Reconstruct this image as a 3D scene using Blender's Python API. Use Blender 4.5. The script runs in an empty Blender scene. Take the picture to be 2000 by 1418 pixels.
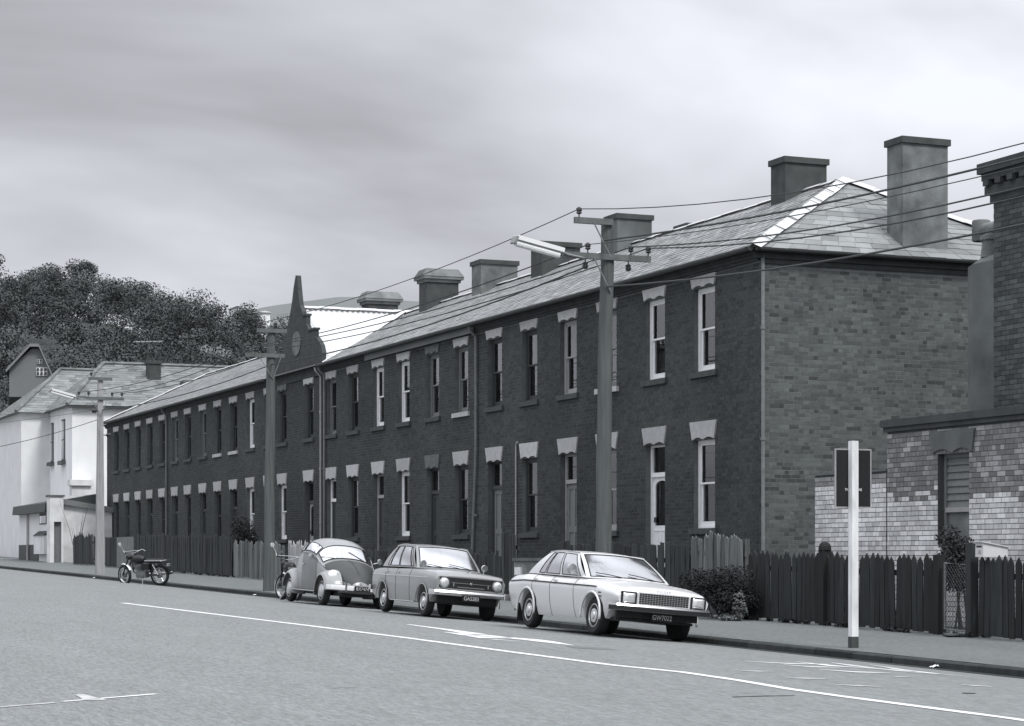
import bpy, bmesh, math, random
import numpy as np
from mathutils import Vector, Matrix
random.seed(7); rng = np.random.default_rng(11)
S = bpy.context.scene
COL = S.collection
R = math.radians
# ------------------------------------------------------------------ camera
HEAD = R(22.5); FPX = 4250.0; HOR = 1088.0; CZ = 1.75
cam = bpy.data.cameras.new('camera'); camo = bpy.data.objects.new('camera', cam); COL.objects.link(camo)
camo.location = (0, 0, CZ); camo.rotation_euler = (R(90), 0, -HEAD)
cam.sensor_width = 36; cam.lens = FPX/2000*36; cam.shift_y = (HOR-709)/2000; cam.clip_end = 6000; cam.clip_start = .5
S.camera = camo
# ------------------------------------------------------------------ sky + sun (bright overcast)
SUN_AZ = R(166); SUN_EL = R(50)          # azimuth clockwise from +Y: behind the camera, a little to its right
w = bpy.data.worlds.new('World'); S.world = w; w.use_nodes = True
nt = w.node_tree; nt.nodes.clear()
def N(t, nt=nt, **k):
    n = nt.nodes.new(t)
    for a, v in k.items(): setattr(n, a, v)
    return n
out = N('ShaderNodeOutputWorld'); bg = N('ShaderNodeBackground'); bg.inputs['Strength'].default_value = .1
sky = N('ShaderNodeTexSky', sky_type='NISHITA'); sky.sun_disc = False; sky.sun_elevation = SUN_EL; sky.sun_rotation = SUN_AZ
bw = N('ShaderNodeRGBToBW')
tc = N('ShaderNodeTexCoord'); sp = N('ShaderNodeSeparateXYZ')
L = nt.links.new
L(tc.outputs['Generated'], sp.inputs[0])
def M(op, a, b=None, clamp=False):
    n = N('ShaderNodeMath', operation=op); n.use_clamp = clamp
    for i, v in enumerate((a, b)):
        if v is None: continue
        if isinstance(v, (int, float)): n.inputs[i].default_value = v
        else: L(v, n.inputs[i])
    return n.outputs[0]
zc = M('MAXIMUM', sp.outputs[2], 0.0)
den = M('ADD', zc, .27)
cx = M('DIVIDE', sp.outputs[0], den); cy = M('DIVIDE', sp.outputs[1], den)
cmb = N('ShaderNodeCombineXYZ'); L(cx, cmb.inputs[0]); L(cy, cmb.inputs[1]); cmb.inputs[2].default_value = 3.1
mp = N('ShaderNodeMapping'); L(cmb.outputs[0], mp.inputs[0]); mp.inputs['Location'].default_value = (3.3, 1.1, 0); mp.inputs['Rotation'].default_value = (0, 0, R(-20)); mp.inputs['Scale'].default_value = (.7, 1.0, 1)
n1 = N('ShaderNodeTexNoise'); L(mp.outputs[0], n1.inputs['Vector']); n1.inputs['Scale'].default_value = 1.25; n1.inputs['Detail'].default_value = 5; n1.inputs['Roughness'].default_value = .52; n1.inputs['Distortion'].default_value = .35
cr = N('ShaderNodeValToRGB'); L(n1.outputs[0], cr.inputs[0])
e = cr.color_ramp.elements
e[0].position = .27; e[0].color = (.40, .40, .40, 1); e[1].position = .62; e[1].color = (1.12, 1.12, 1.12, 1)
grad = M('ADD', M('MULTIPLY', M('POWER', zc, 2.1), 1.7), .70)           # overcast: brighter towards the zenith
lum = M('MULTIPLY', cr.outputs[0], grad)
L(sky.outputs[0], bw.inputs[0])
tot = M('ADD', M('MULTIPLY', lum, 6.8), M('MULTIPLY', bw.outputs[0], .06))
tint = N('ShaderNodeCombineColor')
L(M('MULTIPLY', tot, .935), tint.inputs[0]); L(M('MULTIPLY', tot, .96), tint.inputs[1]); L(M('MULTIPLY', tot, 1.035), tint.inputs[2])
L(tint.outputs[0], bg.inputs['Color']); L(bg.outputs[0], out.inputs[0])
sl = bpy.data.lights.new('sun', 'SUN'); sl.energy = 1.5; sl.angle = R(14); sl.color = (1, .995, .98)
so = bpy.data.objects.new('sun', sl); COL.objects.link(so)
sd = Vector((math.sin(SUN_AZ)*math.cos(SUN_EL), math.cos(SUN_AZ)*math.cos(SUN_EL), math.sin(SUN_EL)))
so.rotation_euler = sd.to_track_quat('Z', 'Y').to_euler(); so.location = (0, -20, 40)
vs = S.view_settings; vs.view_transform = 'Standard'; vs.look = 'None'; vs.gamma = 1; vs.exposure = .75; vs.use_curve_mapping = False
S.render.engine = 'CYCLES'
# ------------------------------------------------------------------ pixel -> place helpers
FWD = Vector((math.sin(HEAD), math.cos(HEAD), 0)); RGT = Vector((math.cos(HEAD), -math.sin(HEAD), 0))
def ray(px, py): return FWD + RGT*((px-1000)/FPX) + Vector((0, 0, (HOR-py)/FPX))
def onx(px, py, X):
    d = ray(px, py); k = X/d.x
    return Vector((X, d.y*k, CZ+d.z*k))
def yx(px, X): return onx(px, HOR, X).y
def ony(px, py, Y):
    d = ray(px, py); k = Y/d.y
    return Vector((d.x*k, Y, CZ+d.z*k))
def deep(px, py, D):
    return Vector((0, 0, CZ)) + ray(px, py)*D
# road surface
G = .0129
KX = 15.85
CAMX = [-30, -8, 0, 7, 10.5, 12.5, 14.2, KX]
CAMZ = [-.35, .1, .25, .27, .235, .195, .122, 0]
def camber(x): return float(np.interp(x, CAMX, CAMZ))
def zroad(x, y): return G*y + camber(x)
def zpath(x, y): return G*y + .105 + .022*(x-KX)
def onroad(px, py):
    d = ray(px, py); k = 20.0
    for _ in range(60):
        p = d*k; z = zroad(p.x, p.y)
        k = (z-CZ)/d.z*.5 + k*.5
    p = d*k
    return (p.x, p.y, zroad(p.x, p.y))
# ------------------------------------------------------------------ materials (grey tones of a monochrome print)
def tintc(v): return (v*.955, v*.99, v*1.0, 1)
MATS = {}
def mat(name, v, rough=.8, var=.15, scale=8, bump=0, bscale=60, spec=.3, metal=0, attr=False, objrand=0, var2=0, scale2=.6, coords='world', stretch=(1, 1, 1), coat=0, det=4, nr=.5):
    if name in MATS: return MATS[name]
    m = bpy.data.materials.new(name); m.use_nodes = True; t = m.node_tree; t.nodes.clear()
    lk = t.links.new
    o = t.nodes.new('ShaderNodeOutputMaterial'); b = t.nodes.new('ShaderNodeBsdfPrincipled'); lk(b.outputs[0], o.inputs[0])
    b.inputs['Roughness'].default_value = rough; b.inputs['Metallic'].default_value = metal
    b.inputs['Specular IOR Level'].default_value = spec
    b.inputs['Coat Weight'].default_value = coat
    if coords == 'world':
        g = t.nodes.new('ShaderNodeNewGeometry'); vec = g.outputs['Position']
    else:
        g = t.nodes.new('ShaderNodeTexCoord'); vec = g.outputs['Object']
    mpn = t.nodes.new('ShaderNodeMapping'); lk(vec, mpn.inputs[0]); mpn.inputs['Scale'].default_value = stretch
    vec = mpn.outputs[0]
    def mm(op, a, c):
        n = t.nodes.new('ShaderNodeMath'); n.operation = op
        for i, q in enumerate((a, c)):
            if isinstance(q, (int, float)): n.inputs[i].default_value = q
            else: lk(q, n.inputs[i])
        return n.outputs[0]
    def noise(sc, det=det):
        n = t.nodes.new('ShaderNodeTexNoise'); n.inputs['Scale'].default_value = sc; n.inputs['Detail'].default_value = det; n.inputs['Roughness'].default_value = nr; lk(vec, n.inputs['Vector']); return n.outputs[0]
    f = mm('ADD', mm('MULTIPLY', mm('SUBTRACT', noise(scale), .5), var*4), 1.0)
    if var2: f = mm('MULTIPLY', f, mm('ADD', mm('MULTIPLY', mm('SUBTRACT', noise(scale2, 3), .5), var2*4), 1.0))
    if attr:
        a = t.nodes.new('ShaderNodeAttribute'); a.attribute_name = 'tone'; f = mm('MULTIPLY', f, a.outputs['Fac'])
    if objrand:
        a = t.nodes.new('ShaderNodeObjectInfo'); f = mm('MULTIPLY', f, mm('ADD', mm('MULTIPLY', a.outputs['Random'], objrand*2), 1-objrand))
    f = mm('MAXIMUM', mm('MULTIPLY', f, v), v*.25)
    c = t.nodes.new('ShaderNodeCombineColor')
    dk = max(0, min(1, (.30-v)/.30))
    for i, k in enumerate((.99-.10*dk, 1+.02*dk, 1.0)): lk(mm('MULTIPLY', f, k), c.inputs[i])
    lk(c.outputs[0], b.inputs['Base Color'])
    if bump:
        bn = t.nodes.new('ShaderNodeBump'); bn.inputs['Strength'].default_value = bump; bn.inputs['Distance'].default_value = .02
        lk(noise(bscale, 3), bn.inputs['Height']); lk(bn.outputs[0], b.inputs['Normal'])
    MATS[name] = m
    return m
def glassmat(name, refl=.12, tintv=.8, rough=.02):
    m = bpy.data.materials.new(name); m.use_nodes = True; t = m.node_tree; t.nodes.clear(); lk = t.links.new
    o = t.nodes.new('ShaderNodeOutputMaterial'); mx = t.nodes.new('ShaderNodeMixShader'); lk(mx.outputs[0], o.inputs[0])
    tr = t.nodes.new('ShaderNodeBsdfTransparent'); tr.inputs[0].default_value = (tintv, tintv, tintv, 1)
    gl = t.nodes.new('ShaderNodeBsdfGlossy'); gl.inputs['Roughness'].default_value = rough; gl.inputs['Color'].default_value = (.97, .98, 1, 1)
    fr = t.nodes.new('ShaderNodeFresnel'); fr.inputs['IOR'].default_value = 1.6
    ad = t.nodes.new('ShaderNodeMath'); ad.operation = 'ADD'; ad.use_clamp = True; lk(fr.outputs[0], ad.inputs[0]); ad.inputs[1].default_value = refl
    lk(ad.outputs[0], mx.inputs[0]); lk(tr.outputs[0], mx.inputs[1]); lk(gl.outputs[0], mx.inputs[2])
    MATS[name] = m; return m
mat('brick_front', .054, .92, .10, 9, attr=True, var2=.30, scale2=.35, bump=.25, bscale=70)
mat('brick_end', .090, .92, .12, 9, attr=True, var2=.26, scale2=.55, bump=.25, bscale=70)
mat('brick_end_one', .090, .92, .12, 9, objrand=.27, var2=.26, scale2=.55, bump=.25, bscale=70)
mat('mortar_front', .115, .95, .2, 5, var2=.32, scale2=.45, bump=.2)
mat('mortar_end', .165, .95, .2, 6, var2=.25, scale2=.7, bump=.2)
mat('brick_white', .62, .9, .14, 14, attr=True, var2=.22, scale2=.7, bump=.3)
mat('brick_white_one', .62, .9, .14, 14, objrand=.25, var2=.22, scale2=.7, bump=.3)
mat('mortar_dark', .07, .95, .2, 6)
mat('brick_neigh', .085, .92, .15, 10, attr=True, var2=.25, scale2=.8, bump=.3)
mat('brick_dark', .10, .92, .2, 7, attr=True, var2=.2)
mat('slate', .22, .62, .12, 3, attr=True, var2=.12, scale2=.5, spec=.4, bump=.15, bscale=30)
mat('slate_one', .20, .6, .12, 3, objrand=.25, var2=.14, scale2=.9, spec=.4, bump=.15, bscale=30)
mat('slate_far', .17, .7, .2, 2.5, attr=True)
mat('lead', .50, .6, .10, 4, spec=.4)
mat('zinc_white', .60, .5, .05, 3, spec=.4)
mat('stone_lintel', .42, .9, .14, 9, attr=False, objrand=.14, bump=.2)
mat('stone_dirty', .13, .9, .25, 9, bump=.2)
mat('sill_dark', .07, .9, .25, 9); mat('sill_pale', .42, .9, .2, 9)
mat('paint_white', .74, .5, .06, 12); mat('paint_grey', .30, .6, .12, 12); mat('paint_dark', .05, .6, .15, 12); mat('paint_mid', .17, .6, .12, 12)
mat('curtain', .55, .9, .12, 6, stretch=(8, 8, .6)); mat('curtain_white', .85, .9, .06, 6, stretch=(8, 8, .6)); mat('blind', .30, .85, .1, 5)
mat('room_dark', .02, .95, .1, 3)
mat('gutter', .05, .6, .2, 5); mat('cornice', .055, .9, .3, 4, bump=.3); mat('board_pale', .17, .85, .2, 3, stretch=(1, .2, 2))
mat('pipe', .17, .7, .2, 6); mat('pipe_pale', .35, .7, .1, 6)
mat('render', .115, .92, .22, 2.2, var2=.3, scale2=.7, bump=.25, bscale=25); mat('render_dark', .062, .92, .25, 4, bump=.25)
mat('render_pale', .16, .92, .3, 3, var2=.42, scale2=1.1, bump=.3, bscale=25)
mat('asphalt', .20, .92, det=9, nr=.9, var=.85, scale=30, var2=.08, scale2=1.2, stretch=(1, .14, 1), bump=.35, bscale=130, spec=.15)
mat('footpath', .15, .92, det=9, nr=.9, var=.75, scale=30, stretch=(1, .2, 1), var2=.12, scale2=.35, bump=.35, bscale=120, spec=.15)
mat('kerb', .045, .9, .25, 6, objrand=.25, bump=.3, spec=.2)
mat('channel', .045, .85, .2, 10, spec=.2)
mat('soil', .07, .95, .3, 6, bump=.4); mat('road_paint', .66, .7, .12, 14, var2=.12, scale2=3)
mat('tar', .055, .8, .2, 6); mat('road_patch', .15, .92, .3, 1.6, det=10, nr=.7); mat('road_paint_worn', .44, .75, .25, 10, var2=.25, scale2=3)
mat('picket', .026, .85, .3, 5, objrand=.4, stretch=(3, 3, .4)); mat('plank_dark', .04, .88, .35, 4, objrand=.35, stretch=(4, 4, .4))
mat('plank_grey', .13, .9, .35, 4, objrand=.4, stretch=(4, 4, .35)); mat('picket_pale', .38, .85, .2, 5, objrand=.2, stretch=(3, 3, .4))
mat('iron_sheet', .17, .75, .15, 3); mat('wood_pole', .095, .9, .3, 3, stretch=(6, 6, .35), bump=.3, bscale=30); mat('concrete_pole', .30, .85, .14, 4, stretch=(3, 3, .5))
mat('wood_arm', .12, .9, .25, 5); mat('steel', .25, .5, .1, 8, metal=.4); mat('porcelain', .03, .3, .05, 5, spec=.5); mat('wire', .05, .7, .05, 4)
mat('lamp_white', .72, .4, .05, 5); mat('post_white', .70, .6, var=.2, scale=5, stretch=(2, 2, .5)); mat('sign_black', .018, .45, .05, 5); mat('sign_text', .85, .6, .05, 5)
mat('leaf_dark', .020, .7, .35, 2, attr=True, spec=.2); mat('leaf_mid', .032, .7, .35, 2, attr=True, spec=.2); mat('straw', .13, .85, .25, 8, attr=True); mat('bark', .06, .9, .2, 5)
mat('forest', .075, .75, .3, .12, attr=True, spec=.15, var2=.25, scale2=.025); mat('hill_ground', .05, .9, .3, .08); mat('far_hill', .15, .95, .06, .02); mat('grass_ground', .09, .95, .3, .5)
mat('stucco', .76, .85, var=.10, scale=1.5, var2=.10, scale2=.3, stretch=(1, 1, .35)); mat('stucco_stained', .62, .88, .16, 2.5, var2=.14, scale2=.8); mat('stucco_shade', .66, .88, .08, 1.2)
mat('rubber', .02, .8, .15, 10, coords='obj'); mat('chrome', .58, .27, .02, 4, metal=1, coords='obj'); mat('hubcap', .62, .28, .03, 4, metal=.85, coords='obj')
mat('car_cream', .62, .32, .015, 3, coords='obj', spec=.5, coat=.5); mat('car_grey', .25, .32, .03, 3, coords='obj', spec=.5, coat=.5); mat('bug_body', .27, .35, .03, 3, coords='obj', spec=.5, coat=.4)
mat('bug_door', .13, .4, .05, 4, coords='obj', spec=.5, coat=.3); mat('bug_hood', .045, .45, .08, 4, coords='obj', spec=.4); mat('seal', .018, .6, .05, 5, coords='obj'); mat('black_trim', .02, .6, .05, 5, coords='obj')
mat('car_seat', .06, .8, .1, 6, coords='obj'); mat('plate_black', .012, .5, .02, 5, coords='obj'); mat('plate_text', .42, .6, .02, 5, coords='obj'); mat('lens', .72, .12, .03, 20, metal=.5, coords='obj'); mat('grille_metal', .42, .35, .05, 8, metal=.7, coords='obj')
mat('cycle_black', .018, .4, .05, 6, coords='obj'); mat('engine_metal', .16, .5, .15, 12, metal=.5, coords='obj'); mat('mailbox', .58, .55, .08, 6)
mat('roof_hill', .20, .8, .15, 1); mat('mesh_wire', .10, .6, .1, 8, metal=.3)
glassmat('window_glass', .05, 1.0); glassmat('car_glass', .50, .28, .13)
glassmat('bug_glass', .45, .3, .10)
# ------------------------------------------------------------------ mesh helpers
def link(me, name, m, parent=None, loc=None, smooth=False, sharp=None):
    o = bpy.data.objects.new(name, me); COL.objects.link(o)
    if m is not None and len(me.materials) == 0: me.materials.append(MATS[m] if isinstance(m, str) else m)
    if parent is not None:
        o.parent = parent
        if loc is None and parent.get('_world'): o.location = -Vector(parent.location)
    if loc is not None: o.location = loc
    if smooth:
        me.polygons.foreach_set('use_smooth', [True]*len(me.polygons))
        if sharp: me.set_sharp_from_angle(angle=R(sharp))
    return o
def tag(o, label=None, cat=None, group=None, kind=None):
    if label: o['label'] = label
    if cat: o['category'] = cat
    if group: o['group'] = group
    if kind: o['kind'] = kind
    return o
def thing(name, label, cat, loc=(0, 0, 0), group=None, world=True, rot=None):
    o = bpy.data.objects.new(name, None); COL.objects.link(o); o.location = loc; o.empty_display_size = .3
    if rot: o.rotation_euler = rot
    if world: o['_world'] = 1
    return tag(o, label, cat, group)
class MB:
    def __init__(s): s.v = []; s.f = []
    def add(s, vs, fs):
        n = len(s.v); s.v += [tuple(p) for p in vs]; s.f += [tuple(i+n for i in f) for f in fs]; return s
    def box(s, x0, x1, y0, y1, z0, z1):
        return s.add([(x0, y0, z0), (x1, y0, z0), (x1, y1, z0), (x0, y1, z0), (x0, y0, z1), (x1, y0, z1), (x1, y1, z1), (x0, y1, z1)],
                     [(3, 2, 1, 0), (4, 5, 6, 7), (0, 1, 5, 4), (1, 2, 6, 5), (2, 3, 7, 6), (3, 0, 4, 7)])
    def bar(s, a, b, w, h, up=(0, 0, 1)):
        a = Vector(a); b = Vector(b); d = (b-a).normalized(); r = d.cross(Vector(up)).normalized()*(w/2); u = r.cross(d).normalized()*(h/2)
        vs = [a-r-u, a+r-u, a+r+u, a-r+u, b-r-u, b+r-u, b+r+u, b-r+u]
        return s.add(vs, [(0, 1, 2, 3), (7, 6, 5, 4), (0, 4, 5, 1), (1, 5, 6, 2), (2, 6, 7, 3), (3, 7, 4, 0)])
    def tube(s, pts, r, n=6, caps=True):
        pts = [Vector(p) for p in pts]; rs = r if isinstance(r, (list, tuple)) else [r]*len(pts)
        rings = []; vs = []; fs = []; up = None
        for i, p in enumerate(pts):
            d = (pts[min(i+1, len(pts)-1)]-pts[max(i-1, 0)]).normalized()
            if up is None: up = Vector((0, 0, 1)) if abs(d.z) < .9 else Vector((1, 0, 0))
            a = d.cross(up).normalized(); b = a.cross(d).normalized(); up = b
            for k in range(n):
                t = 2*math.pi*k/n; vs.append(p+(a*math.cos(t)+b*math.sin(t))*rs[i])
        for i in range(len(pts)-1):
            for k in range(n):
                k2 = (k+1) % n; fs.append((i*n+k, i*n+k2, (i+1)*n+k2, (i+1)*n+k))
        if caps: fs.append(tuple(range(n))[::-1]); fs.append(tuple((len(pts)-1)*n+k for k in range(n)))
        return s.add(vs, fs)
    def prism(s, poly, axis, a, b):
        """poly: 2D points; axis 'x' -> (y,z), 'y' -> (x,z), 'z' -> (x,y)"""
        def mk(p, q): return {'x': (q, p[0], p[1]), 'y': (p[0], q, p[1]), 'z': (p[0], p[1], q)}[axis]
        n = len(poly); vs = [mk(p, a) for p in poly]+[mk(p, b) for p in poly]
        fs = [tuple(range(n)), tuple(range(2*n-1, n-1, -1))]+[(i, i+n, (i+1) % n+n, (i+1) % n) for i in range(n)]
        return s.add(vs, fs)
    def grid(s, f, ns, nt_):
        vs = [f(i/ns, j/nt_) for i in range(ns+1) for j in range(nt_+1)]
        fs = [(i*(nt_+1)+j, (i+1)*(nt_+1)+j, (i+1)*(nt_+1)+j+1, i*(nt_+1)+j+1) for i in range(ns) for j in range(nt_)]
        return s.add(vs, fs)
    def lathe(s, prof, c, axis, n=20, closed=False):
        """prof: (r, h) list along axis direction"""
        ax = Vector(axis).normalized(); t = Vector((0, 0, 1)) if abs(ax.z) < .9 else Vector((1, 0, 0))
        a = ax.cross(t).normalized(); b = ax.cross(a); c = Vector(c); vs = []; fs = []
        for r, h in prof:
            for k in range(n):
                q = 2*math.pi*k/n; vs.append(c+ax*h+(a*math.cos(q)+b*math.sin(q))*r)
        m = len(prof)
        for i in range(m-1 if not closed else m):
            for k in range(n):
                k2 = (k+1) % n; i2 = (i+1) % m; fs.append((i*n+k, i*n+k2, i2*n+k2, i2*n+k))
        if not closed: fs.append(tuple(range(n))[::-1]); fs.append(tuple((m-1)*n+k for k in range(n)))
        return s.add(vs, fs)
    def mirror_y(s):
        n = len(s.v); v = list(s.v); f = list(s.f)
        s.v += [(x, -y, z) for x, y, z in v]; s.f += [tuple(i+n for i in reversed(q)) for q in f]; return s
    def build(s, name, m, parent=None, loc=None, smooth=False, sharp=None, fixn=True):
        me = bpy.data.meshes.new(name); me.from_pydata(s.v, [], s.f); me.update()
        if fixn:
            bm = bmesh.new(); bm.from_mesh(me); bmesh.ops.recalc_face_normals(bm, faces=bm.faces); bm.to_mesh(me); bm.free()
        return link(me, name, m, parent, loc, smooth, sharp)
def boxes(name, C, H, m, parent=None, tone=None, drop=None, jit=0):
    """many small boxes in one mesh; C centres, H half sizes, tone per box"""
    C = np.asarray(C, float); H = np.asarray(H, float); n = len(C)
    sg = np.array([(-1, -1, -1), (1, -1, -1), (1, 1, -1), (-1, 1, -1), (-1, -1, 1), (1, -1, 1), (1, 1, 1), (-1, 1, 1)], float)
    V = (C[:, None, :]+H[:, None, :]*sg[None]).reshape(-1, 3)
    if jit: V += rng.normal(0, jit, V.shape)
    F6 = {'-z': (3, 2, 1, 0), '+z': (4, 5, 6, 7), '-y': (0, 1, 5, 4), '+x': (1, 2, 6, 5), '+y': (2, 3, 7, 6), '-x': (3, 0, 4, 7)}
    fl = np.array([F6[k] for k in F6 if k != drop]); nf = len(fl)
    F = (np.arange(n)[:, None, None]*8+fl[None]).reshape(-1, 4)
    return quads(name, V, F, m, parent, np.repeat(tone, nf) if tone is not None else None)
def quads(name, V, F, m, parent=None, tone=None):
    me = bpy.data.meshes.new(name); V = np.asarray(V, np.float32); F = np.asarray(F, np.int32)
    me.vertices.add(len(V)); me.vertices.foreach_set('co', V.ravel()); k = F.shape[1]
    me.loops.add(F.size); me.loops.foreach_set('vertex_index', F.ravel())
    me.polygons.add(len(F)); me.polygons.foreach_set('loop_start', np.arange(0, F.size, k, dtype=np.int32)); me.polygons.foreach_set('loop_total', np.full(len(F), k, dtype=np.int32))
    me.update(calc_edges=True); me.shade_flat()
    if tone is not None:
        a = me.attributes.new('tone', 'FLOAT', 'FACE'); a.data.foreach_set('value', np.asarray(tone, np.float32))
    return link(me, name, m, parent)
def text(name, s, size, m, parent, loc, rot, ext=.002, align='CENTER', sx=1):
    cu = bpy.data.curves.new(name, 'FONT'); cu.body = s; cu.size = size; cu.extrude = ext; cu.align_x = align; cu.align_y = 'CENTER'
    t = bpy.data.objects.new(name, cu); COL.objects.link(t)
    me = bpy.data.meshes.new_from_object(t.evaluated_get(bpy.context.evaluated_depsgraph_get()))
    bpy.data.objects.remove(t); me.name = name; me.materials.clear()
    o = link(me, name, m, parent, loc); o.rotation_euler = rot; o.scale = (sx, 1, 1)
    return o
def leaves(centers, radii, per, size, shade=(.6, 1.4), flat=.9):
    """leaf-sized quads spread over lobes; returns V, F, tone"""
    V = []; T = []
    for (c, r) in zip(centers, radii):
        n = int(per)
        d = rng.normal(size=(n, 3)); d /= np.linalg.norm(d, axis=1)[:, None]
        rad = (rng.random(n)**.35)[:, None]
        p = np.asarray(c)+d*rad*np.asarray(r)
        a = rng.normal(size=(n, 3))*.5+d*.7+np.array([0, 0, .45]); a /= np.linalg.norm(a, axis=1)[:, None]
        b = np.cross(a, rng.normal(size=(n, 3))); b /= np.linalg.norm(b, axis=1)[:, None]
        c2 = np.cross(a, b); sz = size*(.55+.9*rng.random(n))[:, None]
        q = np.stack([p-b*sz, p-c2*sz*.55, p+b*sz, p+c2*sz*.55], 1)
        V.append(q.reshape(-1, 3)); T.append(rng.uniform(shade[0], shade[1], n)*rng.uniform(.75, 1.25))
    V = np.concatenate(V); T = np.concatenate(T); F = np.arange(len(V)).reshape(-1, 4)
    return V, F, T
# ================================================================== ground, road, footpath
def sheet(name, xs, ys, zf, m):
    nx, ny = len(xs), len(ys)
    V = np.array([(x, y, zf(x, y)) for x in xs for y in ys]); i, j = np.meshgrid(np.arange(nx-1), np.arange(ny-1), indexing='ij')
    a = i*ny+j; F = np.stack([a, a+ny, a+ny+1, a+1], -1).reshape(-1, 4)
    o = quads(name, V, F, m); tag(o, kind='structure'); return o
gx = [-900, -60, -30.2, 19.55, 19.7, 21, 23, 40, 120, 500, 1400]
sheet('ground', gx, [-120, -30, 20, 35, 60, 110, 160, 400, 1000, 3000], lambda x, y: (G*min(y, 160) + (-.6 if x < 19.6 else .17)), 'soil')
road = sheet('road', CAMX, [-40, 150], zroad, 'asphalt')
sheet('channel', [KX-.38, KX+.02], [-40, 150], lambda x, y: zroad(x, y)+.005, 'channel')
sheet('footpath', [KX+.14, 19.75], [-40, 150], zpath, 'footpath')
# kerb: one stone after another
kerb = MB().box(KX+.03, KX+.135, -40, 150, -.3, -.25)
kb = bpy.data.objects.new('kerb', None); COL.objects.link(kb); kb['kind'] = 'structure'
mk = MB(); mk.add([(0, 0, -.25), (.15, 0, -.25), (.15, .985, -.25), (0, .985, -.25), (0, 0, .085), (.018, 0, .104), (.15, 0, .106), (.15, .985, .106), (.018, .985, .104), (0, .985, .085)],
      [(3, 2, 1, 0), (0, 1, 6, 5, 4), (2, 3, 9, 8, 7), (1, 2, 7, 6), (5, 6, 7, 8), (4, 5, 8, 9), (3, 0, 4, 9)])
k0 = mk.build('kerb_stone', 'kerb', kb, (KX, 12, G*12)); k0.rotation_euler = (G, 0, 0)
for i in range(1, 110):
    c = k0.copy(); COL.objects.link(c); c.location = (KX+random.uniform(-.006, .006), 12+i, G*(12+i)+random.uniform(-.006, .004))
# painted markings, each its own strip laid on the road
def strip(name, pts, wid, m='road_paint'):
    P = [Vector(onroad(*p)) for p in pts]; mb = MB(); Q = []
    for a, b in zip(P[:-1], P[1:]):
        n = max(2, int((b-a).length/.4))
        Q += [a.lerp(b, k/n) for k in range(n)]
    Q.append(P[-1])
    ws = wid if isinstance(wid, list) else [wid]*2
    vs = []
    for i, p in enumerate(Q):
        d = (Q[min(i+1, len(Q)-1)]-Q[max(i-1, 0)]); d.z = 0; d.normalize(); nrm = Vector((-d.y, d.x, 0))
        wv = float(np.interp(i/(len(Q)-1), np.linspace(0, 1, len(ws)), ws))/2*(1+random.uniform(-.12, .12))
        for s in (1, -1):
            q = p+nrm*wv*s; vs.append((q.x, q.y, zroad(q.x, q.y)+.005))
    mb.add(vs, [(2*i, 2*i+1, 2*i+3, 2*i+2) for i in range(len(Q)-1)])
    return mb.build(name, m, road, (0, 0, 0))
strip('lane_line', [(240, 1178), (600, 1222), (800, 1247), (1000, 1274), (1200, 1300), (1330, 1313), (1440, 1329), (1540, 1346), (1640, 1360), (1830, 1385), (1960, 1402), (2060, 1416)], .13)
strip('turn_arrow', [(797, 1220), (880, 1231), (930, 1239)], [.08, .16, .3]); strip('turn_arrow_barb', [(868, 1235), (920, 1241), (975, 1246)], [.05, .30, .25])
strip('turn_arrow_shaft', [(925, 1240), (970, 1247)], [.35, .55]); strip('turn_arrow_tail', [(990, 1246), (1040, 1250), (1120, 1261)], [.25, .30, .04]); strip('turn_arrow_edge', [(960, 1249), (1015, 1253)], [.12, .03])
for k, (a, b, wd) in enumerate([((1455, 1292), (1620, 1298), .10), ((1530, 1299), (1640, 1304), .10), ((1600, 1308), (1740, 1315), .10), ((1555, 1293), (1700, 1306), .10), ((1625, 1295), (1800, 1315), .09), ((1660, 1300), (1790, 1312), .08), ((1700, 1299), (1830, 1316), .06), ((1740, 1306), (1895, 1322), .05)]):
    strip('worn_marking', [a, ((a[0]+b[0])/2, (a[1]+b[1])/2+1.5), b], [.04, wd*2.0, .05])
for a, b in [((1447, 1311), (1512, 1312)), ((1537, 1325), (1612, 1326)), ((1635, 1338), (1720, 1342)), ((1745, 1322), (1778, 1323)), ((1878, 1338), (1936, 1342))]:
    strip('old_letter_mark', [a, b], [.05, .18, .06], 'road_paint_worn')
strip('bay_line', [(-40, 1385), (108, 1373)], .07, 'road_paint_worn'); strip('bay_line', [(122, 1371), (305, 1356)], .07, 'road_paint'); strip('bay_line_stub', [(155, 1357), (186, 1368)], [.08, .2], 'road_paint_worn')
for pts, wd in [([(1430, 1362), (1490, 1360), (1552, 1359)], .05), ([(1880, 1354), (1905, 1355)], .10), ([(640, 1345), (700, 1343)], .02)]:
    strip('tar_seam', pts, wd, 'tar')
for pts, wd in [([(1110, 1262), (1200, 1270)], [.1, .5, .1])]:
    strip('road_patch', pts, wd, 'road_patch').location.z = -.002
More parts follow.
